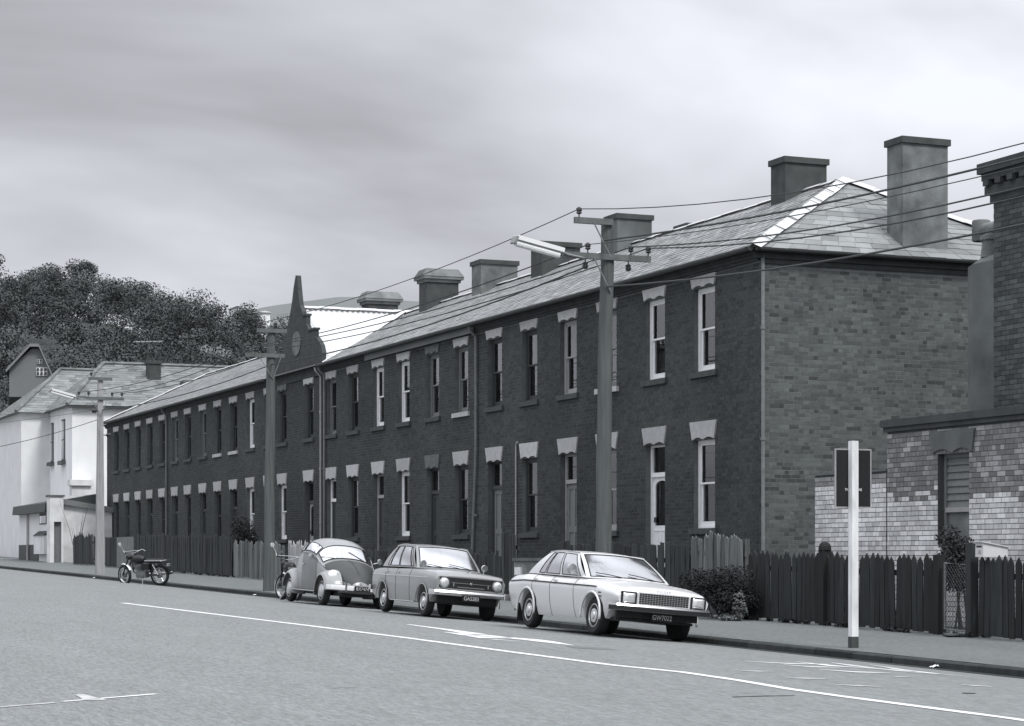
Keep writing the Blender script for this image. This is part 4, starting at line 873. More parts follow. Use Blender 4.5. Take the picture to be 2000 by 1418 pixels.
# ================================================================== vehicles
def lerp(a, b, t): return a+(b-a)*t
def wheel(car, x, y, r, wdt, side, rim, style='dome'):
    """side +1: outer face towards +Y"""
    c = Vector((x, y, r)); ax = (0, side, 0); h = wdt/2
    t = MB().lathe([(rim, -h*.85), (r*.86, -h), (r*.97, -h*.75), (r, -h*.4), (r, h*.4), (r*.97, h*.75), (r*.88, h), (rim+.012, h*.92), (rim, h*.8)], c, ax, 28)
    w_ = t.build('wheel', 'rubber', car, smooth=True, sharp=40)
    if style == 'dome': prof = [(rim, h*.55), (rim, h*.9), (rim*.93, h*.95), (rim*.90, h*.62), (rim*.74, h*.70), (rim*.70, h*1.0), (rim*.5, h*1.2), (rim*.2, h*1.3), (.005, h*1.32)]
    else: prof = [(rim, h*.5), (rim, h*.93), (rim*.92, h*.96), (rim*.86, h*.6), (rim*.62, h*.75), (rim*.58, h*.95), (rim*.36, h*1.0), (rim*.30, h*1.18), (.005, h*1.22)]
    MB().lathe(prof, c, ax, 28).build('hubcap', 'hubcap', w_, (0, 0, 0), smooth=True, sharp=35)
    return w_
def body_loft(K, axles, Rarch, zc, nose, n_extra=140):
    """K: dict of tables keyed by x; returns MB of the lower body and a section function"""
    xs = sorted(set(list(np.linspace(nose[0], nose[1], n_extra))+[a+Rarch*math.cos(t) for a in axles for t in np.linspace(0, math.pi, 25)]))
    def sec(x):
        g = {k: float(np.interp(x, [q[0] for q in v], [q[1] for q in v])) for k, v in K.items()}
        zs_ = g['sill']
        for a in axles:
            if abs(x-a) < Rarch: zs_ = max(zs_, zc+math.sqrt(max(0, Rarch**2-(x-a)**2)))
        zt, zsh, wsh, wm, zm, ws = g['top'], g['sh'], g['wsh'], g['wm'], g['zm'], g['ws']
        zs_ = min(zs_, zm-.03); wlow = lerp(wm, ws, min(1, max(0, (zm-zs_)/(zm-g['sill']+1e-6))))
        pts = [(0, zt), (.3*wsh, zt-.06*(zt-zsh)), (.6*wsh, zt-.28*(zt-zsh)), (.85*wsh, zt-.62*(zt-zsh)), (.95*wsh, zt-.84*(zt-zsh)), (wsh, zsh), (lerp(wsh, wm, .45), lerp(zsh, zm, .25)), (lerp(wsh, wm, .85), lerp(zsh, zm, .62)), (wm, zm+.012), (wm, zm-.012),
               (lerp(wm, wlow, .12), lerp(zm, zs_, .3)), (lerp(wm, wlow, .4), lerp(zm, zs_, .65)), (lerp(wm, wlow, .8), lerp(zm, zs_, .92)), (wlow, zs_), (wlow-.05, zs_+.0), (0, zs_+.02)]
        return pts
    mb = MB(); m = None; vs = []
    for x in xs:
        p = sec(x); full = [(x, y, z) for y, z in p]+[(x, -y, z) for y, z in p[-2:0:-1]]; m = len(full); vs += full
    fs = [(i*m+k, i*m+(k+1) % m, (i+1)*m+(k+1) % m, (i+1)*m+k) for i in range(len(xs)-1) for k in range(m)]
    fs.append(tuple(range(m))); fs.append(tuple((len(xs)-1)*m+k for k in range(m))[::-1])
    mb.add(vs, fs); return mb, sec
def seam(sec, x, i0, i1, side, r=.004):
    return [(x, side*(y+.001), z) for y, z in sec(x)[i0:i1]]
class Cabin:
    def __init__(s, **k): s.__dict__.update(k)
    def wind(s, a, t):       # a in -1..1, t 0..1
        b = Vector((s.xwb+s.bb*(1-a*a), a*s.wb, s.zbf+.02*(1-a*a))); q = Vector((s.xwt+s.bt*(1-a*a), a*s.wr, s.zrf+s.crown*(1-a*a)*.8))
        return b.lerp(q, t)+Vector((.03*math.sin(math.pi*t), 0, .02*math.sin(math.pi*t)))*(1-a*a*.5)
    def back(s, a, t):
        b = Vector((s.xrb-s.bb*.8*(1-a*a), a*s.wbr, s.zbr+.02*(1-a*a))); q = Vector((s.xrt-s.bt*(1-a*a), a*s.wrr, s.zrr+s.crown*(1-a*a)*.8))
        return b.lerp(q, t)+Vector((-.03*math.sin(math.pi*t), 0, .02*math.sin(math.pi*t)))*(1-a*a*.5)
    def sidep(s, u, t, sg):
        b = Vector((lerp(s.xwb, s.xrb, u), lerp(s.wb, s.wbr, u)+.03*math.sin(math.pi*u), lerp(s.zbf, s.zbr, u))); q = s.rail(u)
        p = b.lerp(q, t); p.y += .03*math.sin(math.pi*t); p.y *= sg; return p
    def rail(s, u): return Vector((lerp(s.xwt, s.xrt, u), lerp(s.wr, s.wrr, u)+.03*math.sin(math.pi*u), lerp(s.zrf, s.zrr, u)+s.arch*math.sin(math.pi*u)))
    def roof(s, u, v):
        q = s.rail(u); f = (1-v*v)
        return Vector((q.x+(s.bt*f*(1-2*u)), q.y*v, q.z+s.crown*f*(.8+.2*math.sin(math.pi*u))))
def patch(f, a0, a1, t0, t1, na=10, nt_=5, off=0):
    mb = MB(); mb.grid(lambda i, j: f(lerp(a0, a1, i), lerp(t0, t1, j)), na, nt_); return mb
def frame(mb, f, a0, a1, t0, t1, A0, A1, T0, T1, n=10):
    """border strips between the outer range (A,T) and the pane range (a,t)"""
    for (p, q, r, s_) in [(A0, a0, T0, T1), (a1, A1, T0, T1), (a0, a1, T0, t0), (a0, a1, t1, T1)]:
        if q-p > 1e-6 and s_-r > 1e-6: mb.grid(lambda i, j: f(lerp(p, q, i), lerp(r, s_, j)), n if q-p > .3 else 3, n if s_-r > .3 else 3)
def offs(f, d):
    def g(a, t):
        e_ = 1e-3; p = f(a, t); n = (f(a+e_, t)-p).cross(f(a, t+e_)-p)
        if n.length < 1e-12: return p
        n.normalize(); c = Vector((0, 0, .9))
        if n.dot(p-Vector((p.x*.3, 0, .8))) < 0: n = -n
        return p+n*d
    return g
def cabin_build(car, cb, body, paint, side_w, bodyo, glass='car_glass', trim='chrome'):
    mb = MB(); mb.grid(lambda i, j: cb.roof(i, lerp(-1, 1, j)), 14, 14)
    wa = .90; frame(mb, cb.wind, -wa, wa, .05, .93, -1, 1, 0, 1); frame(mb, cb.back, -wa+.03, wa-.03, .10, .90, -1, 1, 0, 1)
    for sg in (1, -1):
        f = lambda u, t, sg=sg: cb.sidep(u, t, sg)
        e_ = [0]+[v for w_ in side_w for v in w_]+[1]
        for k in range(0, len(e_), 2): mb.grid(lambda i, j, a=e_[k], b=e_[k+1]: f(lerp(a, b, i), j), 3 if e_[k+1]-e_[k] < .2 else 6, 8)
        for (a, b) in side_w:
            mb.grid(lambda i, j, a=a, b=b: f(lerp(a, b, i), lerp(0, .06, j)), 6, 2); mb.grid(lambda i, j, a=a, b=b: f(lerp(a, b, i), lerp(.92, 1, j)), 6, 2)
    bm = mb.build('greenhouse', paint, car, smooth=True, sharp=50); 
    me = bm.data; b2 = bmesh.new(); b2.from_mesh(me); bmesh.ops.remove_doubles(b2, verts=b2.verts, dist=.002); bmesh.ops.recalc_face_normals(b2, faces=b2.faces); b2.to_mesh(me); b2.free()
    patch(cb.wind, -wa, wa, .05, .93, 16, 8).build('windscreen', glass, car, smooth=True, fixn=True)
    patch(cb.back, -wa+.03, wa-.03, .10, .90, 12, 6).build('rear_window', glass, car, smooth=True)
    # rubber seals
    for f, a, b, c, d in ((cb.wind, -wa, wa, .05, .93), (cb.back, -wa+.03, wa-.03, .10, .90)):
        pts = [f(lerp(a, b, k/12), c) for k in range(13)]+[f(b, lerp(c, d, k/6)) for k in range(1, 7)]+[f(lerp(b, a, k/12), d) for k in range(1, 13)]+[f(a, lerp(d, c, k/6)) for k in range(1, 7)]
        MB().tube(pts, .011, 5).build('window_seal', 'seal', bm, (0, 0, 0))
    for sg in (1, -1):
        f = lambda u, t, sg=sg: cb.sidep(u, t, sg)
        for (a, b) in side_w:
            o = patch(f, a, b, .06, .92, 6, 6).build('side_window', glass, car, smooth=True)
            pts = [f(lerp(a, b, k/4), .06) for k in range(5)]+[f(b, lerp(.06, .92, k/4)) for k in range(1, 5)]+[f(lerp(b, a, k/4), .92) for k in range(1, 5)]+[f(a, lerp(.92, .06, k/4)) for k in range(1, 5)]
            MB().tube(pts, .009, 5).build('window_seal', 'seal', bm, (0, 0, 0))
        MB().tube([Vector((q.x, q.y*sg*1.005, q.z+.004)) for q in [cb.rail(k/14) for k in range(15)]], .010, 5).build('drip_rail', trim, bm, (0, 0, 0))
    # wipers
    for yy, dirn in ((.42, -1), (-.18, -1)):
        p = cb.wind(yy/cb.wb, .03)+Vector((.02, 0, .015)); q = cb.wind((yy-.45)/cb.wb if yy > 0 else (yy-.40)/cb.wb, .16)+Vector((.02, 0, .015)); MB().tube([p, p.lerp(q, .5)+Vector((.01, 0, .006)), q], .007, 5).build('wiper', 'black_trim', car)
    # seats and wheel
    for yy in (.36, -.36):
        MB().box(cb.xwb-1.15, cb.xwb-.62, yy-.24, yy+.24, .42, .56).prism([(cb.xwb-1.30, .95), (cb.xwb-1.18, .98), (cb.xwb-1.02, .50), (cb.xwb-1.16, .48)], 'y', yy-.24, yy+.24).build('seat', 'car_seat', car)
    MB().box(cb.xrb+.05, cb.xrb+.60, -.6, .6, .45, .58).prism([(cb.xrb-.02, .93), (cb.xrb+.10, .95), (cb.xrb+.24, .55), (cb.xrb+.10, .5)], 'y', -.6, .6).build('rear_seat', 'car_seat', car)
    MB().lathe([(.185, -.012), (.20, 0), (.185, .012), (.17, 0)], (cb.xwb-.50, -.36, .84), (.85, 0, -.5), 20, closed=True).tube([(cb.xwb-.50, -.36, .84), (cb.xwb-.1, -.36, .62)], .02, 6).build('steering_wheel', 'black_trim', car)
    return bm
def plate(car, s, x, z, rx=0, y=0, w_=.36, h_=.115):
    MB().box(x-.012, x, y-w_/2, y+w_/2, z-h_/2, z+h_/2).build('number_plate', 'plate_black', car)
    text('plate_lettering', s, .105, 'plate_text', car, (x+.003, y, z), (R(90), 0, R(90)), .0015, sx=.85)
def place(name, label, cat, xw, y_mid, zref, roll, yaw=0):
    return thing(name, label, cat, (xw, y_mid, zref), world=False, rot=(roll, G, R(-90)+yaw), group=None)
# ---------------------------------------------------------------- pale cream four door sedan (nearest)
def cream_sedan():
    yF, yRr = yx(1166, 14.2), yx(1037, 14.2); ym = (yF+yRr)/2; xc = 14.2+.70
    car = place('parked_sedan', 'pale cream four door sedan parked nearest, dark trim line along its side', 'car', xc, ym, zroad(14.2, ym)-.045, -.088)
    K = {'top': [(-2.36, .80), (-2.30, .865), (-2.15, .89), (-1.6, .935), (-1.2, .95), (.6, .92), (.95, .905), (1.5, .865), (1.95, .80), (2.06, .755), (2.12, .70)],
         'sh': [(-2.36, .76), (-2.3, .82), (-2.1, .86), (-1.6, .89), (-1.0, .885), (.6, .865), (1.0, .855), (1.6, .815), (2.0, .745), (2.08, .72), (2.12, .68)],
         'wsh': [(-2.36, .64), (-2.25, .70), (-1.6, .735), (-.5, .74), (.8, .735), (1.6, .725), (2.0, .715), (2.12, .70)],
         'wm': [(-2.36, .70), (-2.25, .785), (-1.6, .835), (-.5, .85), (.8, .845), (1.6, .83), (2.0, .80), (2.12, .77)],
         'zm': [(-2.36, .70), (-1.5, .735), (1.4, .70), (2.0, .645), (2.12, .62)],
         'ws': [(-2.36, .66), (-2.2, .72), (-1.0, .745), (1.2, .745), (2.0, .73), (2.12, .72)],
         'sill': [(-2.36, .50), (-2.30, .40), (-1.8, .27), (-1.0, .235), (1.0, .235), (1.655, .27), (1.74, .40), (2.0, .455), (2.12, .50)]}
    ax = (1.295, -1.295)
    mb, sec = body_loft(K, ax, .355, .305, (-2.36, 2.12)); bo = mb.build('body', 'car_cream', car, smooth=True, sharp=32)
    cb = Cabin(xwb=.80, xwt=.13, xrb=-1.62, xrt=-1.06, bb=.14, bt=.09, wb=.735, wr=.575, wbr=.70, wrr=.56, zbf=.885, zbr=.915, zrf=1.28, zrr=1.285, crown=.032, arch=.026)
    cabin_build(car, cb, bo, 'car_cream', [(.075, .375), (.415, .66), (.685, .80)], bo)
    for x in ax:
        for s in (1, -1):
            MB().tube([(x+.362*math.cos(t), s*(.845), .305+.362*math.sin(t)) for t in np.linspace(-.15, math.pi+.15, 22)], .020, 6).build('wheel_arch', 'car_cream', car, smooth=True)
            wheel(car, x, s*.70, .302, .175, s, .185, 'slot')
    # mud flaps behind the front and rear wheels
    for x, s in ((-1.70, 1), (-1.70, -1)): MB().box(x-.008, x+.008, s*.70-.11, s*.70+.11, .10, .40).build('mud_flap', 'rubber', car)
    for s in (1, -1):
        pts = [(x, s*(float(np.interp(x, [q[0] for q in K['wm']], [q[1] for q in K['wm']]))+.003), float(np.interp(x, [q[0] for q in K['zm']], [q[1] for q in K['zm']]))+.055) for x in np.linspace(-2.28, 1.42, 24)]
        mb = MB(); mb.add([(p[0], p[1]-s*.012, p[2]+.011) for p in pts]+[(p[0], p[1]-s*.002, p[2]-.011) for p in pts], [(i, i+1, i+25, i+24) for i in range(23)]); mb.build('side_stripe', 'black_trim', car, fixn=False)
        for x in (.58, -.36, -1.12):
            MB().tube(seam(sec, x, 5, 14, s), .0045, 4).build('door_seam', 'seal', bo, (0, 0, 0))
        for x in (-.18, -.98): MB().box(x-.055, x+.055, s*.835-.012, s*.835+.012, .80, .825).build('door_handle', 'chrome', car)
        MB().box(1.50, 1.60, s*.826-.008, s*.826+.006, .655, .675).box(1.52, 1.62, s*.824-.008, s*.824+.006, .60, .615).build('wing_badge', 'black_trim', car)
    # mirror on the street side
    MB().tube([(.60, -.77, .90), (.60, -.84, .98)], .012, 6).build('mirror_stalk', 'chrome', car); MB().lathe([(.02, -.03), (.075, -.025), (.085, .02), (.075, .03)], (.57, -.89, 1.01), (-1, 0, 0), 14).build('door_mirror', 'chrome', car, smooth=True, sharp=40)
    # nose: grille between two square lamps
    xf = 2.118
    for s in (1, -1):
        MB().prism([(s*y, z) for y, z in [(.46, .535), (.475, .52), (.715, .52), (.73, .535), (.73, .695), (.715, .71), (.475, .71), (.46, .695)]], 'x', xf-.03, xf+.012).build('headlamp_bezel', 'black_trim', car)
        MB().grid(lambda i, j, s=s: (xf+.014+.03*(1-(2*i-1)**4)*(1-(2*j-1)**4), s*.595+(i-.5)*.20, .613+(j-.5)*.148), 12, 12).build('headlamp', 'lens', car, smooth=True, fixn=False)
    MB().box(xf-.02, xf+.006, -.43, .43, .535, .70).build('grille_backing', 'black_trim', car)
    gr = MB().box(xf+.0065, xf+.016, -.44, .44, .70, .715).box(xf+.0065, xf+.016, -.44, .44, .522, .535).box(xf+.0065, xf+.016, -.44, -.425, .535, .70).box(xf+.0065, xf+.016, .425, .44, .535, .70).build('grille_surround', 'car_cream', car)
    mb = MB()
    for k in range(1, 6): mb.box(xf+.0065, xf+.011, -.425, .425, .535+.165*k/6-.003, .535+.165*k/6+.003)
    for k in range(1, 18): mb.box(xf+.0066, xf+.0105, -.425+.85*k/18-.003, -.425+.85*k/18+.003, .535, .70)
    mb.build('grille_bars', 'grille_metal', car)
    text('bonnet_lettering', 'H O L D E N', .045, 'black_trim', car, (2.106, 0, .745), (R(68), 0, R(90)), .001)
    for x0, sg in ((2.15, 1), (-2.40, -1)):
        pts = [(x0-sg*.22, -.86, .47), (x0-sg*.04, -.80, .47), (x0, -.6, .47), (x0+sg*.02, 0, .47), (x0, .6, .47), (x0-sg*.04, .80, .47), (x0-sg*.22, .86, .47)]
        mb = MB(); prof = [(0, -.055), (.035, -.05), (.05, -.01), (.05, .012), (.03, .05), (0, .055)]
        mb.add([(p[0]+sg*q[0], p[1], p[2]+q[1]) for p in pts for q in prof], [(i*6+k, (i+1)*6+k, (i+1)*6+k+1, i*6+k+1) for i in range(6) for k in range(5)]+[(i*6+5, (i+1)*6+5, (i+1)*6, i*6) for i in range(6)]+[(0, 1, 2, 3, 4, 5), (41, 40, 39, 38, 37, 36)]); mb.build('bumper', 'chrome', car, smooth=True, sharp=25)
        MB().add([(p[0]+sg*.052, p[1], p[2]+z_) for p in pts for z_ in (-.048, .020)], [(2*i, 2*i+2, 2*i+3, 2*i+1) for i in range(6)]).build('bumper_strip', 'black_trim', car, fixn=False)  # rubber strip, widened downward to paint a dark reflection on the lower chrome
    MB().box(1.88, 1.94, -.70, .70, .31, .42).build('front_valance', 'black_trim', car)  # cream valance coloured black to stand in for shade under the bumper
    plate(car, 'GW7022', 2.115, .345)
    MB().tube([(-2.2, -.4, .26), (1.2, -.38, .26)], .03, 6).build('exhaust_pipe', 'pipe', car); MB().box(-2.2, 1.87, -.66, .66, .26, .30).build('underbody', 'black_trim', car)
    MB().box(.055, .12, -.50, -.44, 1.205, 1.24).build('registration_label', 'mailbox', car)
    for s in (1, -1): MB().box(-2.385, -2.35, s*.62-.10, s*.62+.10, .60, .74).build('tail_lamp', 'grille_metal', car)
    return car
cream_sedan()
# ---------------------------------------------------------------- mid grey small sedan
def grey_sedan():
    yF, yRr = yx(831.5, 14.25), yx(752, 14.25); ym = (yF+yRr)/2; xc = 14.25+.62
    car = place('parked_sedan', 'small mid grey four door sedan parked behind the pale one', 'car', xc, ym, zroad(14.25, ym)-.04, -.085)
    K = {'top': [(-2.02, .80), (-1.97, .87), (-1.8, .90), (-1.2, .93), (.5, .935), (.8, .925), (1.3, .90), (1.62, .87), (1.72, .84), (1.78, .80)],
         'sh': [(-2.02, .77), (-1.95, .83), (-1.6, .865), (-1.0, .875), (.5, .885), (1.2, .865), (1.65, .835), (1.78, .775)],
         'wsh': [(-2.02, .60), (-1.9, .65), (-1.2, .68), (.5, .69), (1.4, .675), (1.7, .66), (1.78, .65)],
         'wm': [(-2.02, .64), (-1.9, .70), (-1.2, .735), (0, .745), (1.4, .735), (1.7, .71), (1.78, .69)],
         'zm': [(-2.02, .72), (1.0, .735), (1.78, .70)],
         'ws': [(-2.02, .62), (-1.9, .67), (0, .70), (1.5, .69), (1.78, .66)],
         'sill': [(-2.02, .48), (-1.95, .38), (-1.6, .27), (0, .24), (1.47, .28), (1.55, .40), (1.78, .46)]}
    ax = (1.15, -1.15)
    mb, sec = body_loft(K, ax, .325, .285, (-2.02, 1.78)); bo = mb.build('body', 'car_grey', car, smooth=True, sharp=32)
    cb = Cabin(xwb=.56, xwt=.08, xrb=-1.46, xrt=-.98, bb=.12, bt=.08, wb=.665, wr=.545, wbr=.645, wrr=.53, zbf=.91, zbr=.91, zrf=1.335, zrr=1.325, crown=.035, arch=.03)
    cabin_build(car, cb, bo, 'car_grey', [(.06, .115), (.13, .44), (.47, .74), (.765, .83)], bo)
    for x in ax:
        for s in (1, -1):
            MB().tube([(x+.328*math.cos(t), s*.742, .285+.328*math.sin(t)) for t in np.linspace(-.1, math.pi+.1, 22)], .012, 6).build('wheel_arch', 'car_grey', car, smooth=True)
            wheel(car, x, s*.62, .282, .155, s, .172, 'slot')
    for s in (1, -1):
        pts = [(x, s*(float(np.interp(x, [q[0] for q in K['wm']], [q[1] for q in K['wm']]))+.002), .735) for x in np.linspace(-1.95, 1.45, 20)]; MB().tube(pts, .008, 5).build('side_moulding', 'chrome', car)
        for x in (.42, -.38, -1.0): MB().tube(seam(sec, x, 5, 14, s), .004, 4).build('door_seam', 'seal', bo, (0, 0, 0))
        for x in (-.24, -.90): MB().box(x-.05, x+.05, s*.735-.012, s*.735+.012, .80, .822).build('door_handle', 'chrome', car)
        MB().tube([(-.6, s*.735, .258), (.75, s*.735, .258)], .01, 5).build('sill_strip', 'chrome', car)
        MB().tube([(.85, s*.60, .90), (.85, s*.62, .98)], .008, 5).lathe([(.02, -.02), (.06, -.02), (.07, .01), (.05, .02)], (.83, s*.63, 1.0), (-1, 0, 0), 12).build('wing_mirror', 'chrome', car)
        MB().lathe([(.09, -.03), (.105, 0), (.105, .02), (.09, .022)], (1.775, s*.535, .665), (1, 0, 0), 20).build('headlamp_rim', 'chrome', car); MB().lathe([(.088, 0), (.08, .02), (.04, .035), (.004, .04)], (1.797, s*.535, .665), (1, 0, 0), 20).build('headlamp', 'lens', car, smooth=True)
        MB().box(-2.045, -2.01, s*.54-.09, s*.54+.09, .60, .74).build('tail_lamp', 'grille_metal', car)
    xf = 1.776
    MB().box(xf-.03, xf+.006, -.635, .635, .565, .765).build('grille_backing', 'black_trim', car)
    MB().box(xf+.007, xf+.02, -.40, .40, .668, .676).box(xf+.007, xf+.02, -.27, .27, .592, .604).box(xf+.007, xf+.018, -.36, -.34, .605, .667).box(xf+.007, xf+.018, .34, .36, .605, .667).build('grille_bars', 'grille_metal', car); MB().lathe([(.03, 0), (.028, .012), (.004, .016)], (xf+.02, 0, .672), (1, 0, 0), 12).build('grille_badge', 'chrome', car)
    MB().box(xf-.02, xf+.016, -.645, .645, .7655, .782).build('grille_top_trim', 'chrome', car)
    for x0, sg in ((1.80, 1), (-2.06, -1)):
        pts = [(x0-sg*.25, -.75, .475), (x0-sg*.05, -.715, .475), (x0, -.5, .475), (x0+sg*.015, 0, .475), (x0, .5, .475), (x0-sg*.05, .715, .475), (x0-sg*.25, .75, .475)]; prof = [(0, -.05), (.03, -.045), (.042, -.008), (.042, .012), (.025, .045), (0, .05)]
        MB().add([(p[0]+sg*q[0], p[1], p[2]+q[1]) for p in pts for q in prof], [(i*6+k, (i+1)*6+k, (i+1)*6+k+1, i*6+k+1) for i in range(6) for k in range(5)]+[(i*6+5, (i+1)*6+5, (i+1)*6, i*6) for i in range(6)]+[(0, 1, 2, 3, 4, 5), (41, 40, 39, 38, 37, 36)]).build('bumper', 'chrome', car, smooth=True, sharp=25)
    MB().box(1.60, 1.65, -.60, .60, .29, .43).build('front_valance', 'black_trim', car); MB().box(-1.85, 1.6, -.58, .58, .26, .30).build('underbody', 'black_trim', car)  # front valance darkened: the shade below the bumper is put into its colour
    plate(car, 'GA5283', 1.86, .395)
    MB().box(1.5, 1.6, -.005, .005, .86, .93).build('bonnet_mascot', 'chrome', car)
    return car
grey_sedan()
# ---------------------------------------------------------------- rounded two door car with separate wings
def round_car():
    yF, yRr = yx(629.5, 14.3), yx(569.5, 14.3); ym = (yF+yRr)/2; xc = 14.3+.64
    car = place('parked_rounded_car', 'rounded two door car with dark bonnet and pale separate wings', 'car', xc, ym, zroad(14.3, ym)-.04, -.08)
    Z = [(1.78, .46), (1.74, .55), (1.65, .66), (1.5, .77), (1.3, .865), (1.1, .935), (.85, .995), (.72, 1.02), (.62, 1.13), (.5, 1.26), (.40, 1.34), (.25, 1.41), (.0, 1.47), (-.3, 1.495), (-.6, 1.48), (-.9, 1.42), (-1.15, 1.32), (-1.4, 1.17), (-1.6, 1.0), (-1.8, .78), (-1.95, .56), (-2.0, .44)]
    W = [(1.78, .10), (1.74, .20), (1.6, .34), (1.4, .44), (1.1, .54), (.8, .605), (.5, .645), (.1, .675), (-.4, .685), (-.8, .665), (-1.1, .61), (-1.4, .51), (-1.7, .35), (-1.9, .2), (-2.0, .10)]
    ZM = [(1.78, .42), (1.5, .50), (1.1, .62), (.75, .78), (.4, .82), (-.6, .82), (-1.1, .70), (-1.6, .5), (-2.0, .40)]
    PW = [(1.78, 2.0), (.85, 2.1), (.5, 2.6), (0, 2.9), (-.6, 2.8), (-1.2, 2.3), (-2.0, 2.0)]
    ip = lambda T, x: float(np.interp(-x, [-q[0] for q in T], [q[1] for q in T]))
    def surf(x, a, off=0):
        zt, w_, zm, p = ip(Z, x), ip(W, x), ip(ZM, x), ip(PW, x); ph = abs(a)*math.pi/2; s = 1 if a >= 0 else -1
        return Vector((x, s*(w_+off)*math.sin(ph)**(2/p), zm+(zt+off-zm)*max(0, math.cos(ph))**(2/p)))
    xs = np.concatenate([np.linspace(1.78, .75, 30), np.linspace(.74, .36, 16), np.linspace(.34, -2.0, 46)]); As = np.linspace(-1, 1, 41); mb = MB(); vs = []
    for x in xs:
        zb = .27 if -1.5 < x < 1.45 else .27+.25*min(1, (abs(x)-1.45)/.4); zm = ip(ZM, x); w_ = ip(W, x); zb = min(zb, zm-.03)
        vs += [(x, -w_*.93, zb)]+[(x, -w_*.985, lerp(zb, zm, .5))]+[tuple(surf(x, a)) for a in As]+[(x, w_*.985, lerp(zb, zm, .5)), (x, w_*.93, zb)]
    m = len(As)+4; fs = [(i*m+k, i*m+(k+1) % m, (i+1)*m+(k+1) % m, (i+1)*m+k) for i in range(len(xs)-1) for k in range(m)]+[tuple(range(m)), tuple((len(xs)-1)*m+k for k in range(m))]
    bo = MB().add(vs, fs).build('body', 'bug_body', car, smooth=True, sharp=40)
    # bonnet skin, darker, with centre crease
    mb = MB(); mb.grid(lambda i, j: surf(lerp(1.74, .80, i), lerp(-.86, .86, j)*(.95 if i > .1 else .9), .006+.006*(abs(lerp(-1, 1, j)) < .06)), 26, 24); mb.build('bonnet', 'bug_hood', car, smooth=True, fixn=False)
    MB().tube([surf(x, 0, .016) for x in np.linspace(1.6, .85, 10)], .007, 5).build('bonnet_trim', 'bug_hood', car); MB().lathe([(.012, 0), (.02, .03), (.012, .06)], (1.765, 0, .50), (.6, 0, .8), 8).build('bonnet_handle', 'chrome', car)
    # doors
    for s in (1, -1):
        def dsurf(i, j, s=s):
            x = lerp(.52, -.42, i)
            if j < .45: zb = .30; p = surf(x, s*1.0, .006); return Vector((x, p.y*(.965+.035*(1-(1-j/.45)**2)), lerp(zb, p.z, j/.45)))
            return surf(x, s*lerp(1.0, .80, (j-.45)/.55), .006)
        mb = MB(); mb.grid(dsurf, 12, 10); mb.build('door', 'bug_door', car, smooth=True, fixn=False)
        MB().box(-.36, -.24, s*.70-.012, s*.70+.012, .86, .885).build('door_handle', 'chrome', car)
        MB().tube([surf(x, s*.80, .008)+Vector((0, 0, .02)) for x in np.linspace(.9, -1.0, 16)], .009, 5).build('waist_moulding', 'chrome', car)
        for (x0, x1) in ((.37, -.36), (-.46, -.98)):
            f = lambda i, j, s=s, x0=x0, x1=x1: surf(lerp(x0, x1, i), s*lerp(.735, .47, j), .008)
            mb = MB(); mb.grid(f, 8, 6); mb.build('side_window', 'bug_glass', car, smooth=True, fixn=False)
            pts = [f(k/6, 0) for k in range(7)]+[f(1, k/4) for k in range(1, 5)]+[f(1-k/6, 1) for k in range(1, 7)]+[f(0, 1-k/4) for k in range(1, 5)]; MB().tube(pts, .011, 5).build('window_seal', 'seal', car)
        f = lambda t, s=s: surf(.22, s*t, .012); MB().tube([f(.735), f(.47)], .009, 5).build('quarter_light_bar', 'seal', car)
        MB().box(-.78, .86, s*.64, s*.76, .265, .30).build('running_board', 'black_trim', car); MB().tube([(-.78, s*.765, .29), (.86, s*.765, .29)], .012, 6).build('running_board_trim', 'chrome', car)
        MB().tube([(.55, s*.66, .98), (.58, s*.78, 1.02)], .009, 5).lathe([(.02, -.02), (.06, -.015), (.065, .015), (.05, .02)], (.57, s*.80, 1.04), (-1, 0, 0), 12).build('door_mirror', 'chrome', car)
    f = lambda i, j: surf(lerp(.70, .42, j), lerp(-.66, .66, i), .010); mb = MB(); mb.grid(f, 20, 8); mb.build('windscreen', 'bug_glass', car, smooth=True, fixn=False)
    pts = [f(k/14, 0) for k in range(15)]+[f(1, k/5) for k in range(1, 6)]+[f(1-k/14, 1) for k in range(1, 15)]+[f(0, 1-k/5) for k in range(1, 6)]; MB().tube(pts, .013, 5).build('windscreen_seal', 'seal', car)
    f2 = lambda i, j: surf(lerp(-1.38, -1.10, j), lerp(-.45, .45, i), .010); mb = MB(); mb.grid(f2, 12, 6); mb.build('rear_window', 'bug_glass', car, smooth=True, fixn=False)
    for yy in (.30, -.22):
        p = surf(.71, yy/.8, .03); q = surf(.58, (yy-.28)/.8, .03); MB().tube([p, q], .007, 5).build('wiper', 'black_trim', car)
    # wings, bulging over each wheel
    def wing(xa, s, front):
        Ro, Ra = .47, .345; zc_ = .31; yi, yo = (.40, .755) if front else (.46, .765)
        def f(i, v):
            t = lerp(R(4) if front else R(-16), R(196) if front else R(176), i); ph = v*math.pi/2
            ro = Ro*(1+(.06*math.cos(t) if front else -.08*math.cos(t))); r = lerp(ro, Ra, 1-math.cos(ph)); y = lerp(yi, yo, math.sin(ph)) 
            if v <= 0: r = ro
            return Vector((xa+r*math.cos(t)*1.08, s*y, zc_+r*math.sin(t)*(1.0 if r > 0 else 1)))
        mb = MB(); mb.grid(f, 30, 12); o = mb.build('wing', 'bug_body', car, smooth=True, fixn=True)
        MB().tube([f(k/24, 1.0) for k in range(25)], .010, 5).build('wing_lip', 'bug_body', o, (0, 0, 0), smooth=True)
    for xa, fr in ((1.2, True), (-1.2, False)):
        for s in (1, -1):
            wing(xa, s, fr); wheel(car, xa, s*.645, .315, .15, s, .205, 'dome')
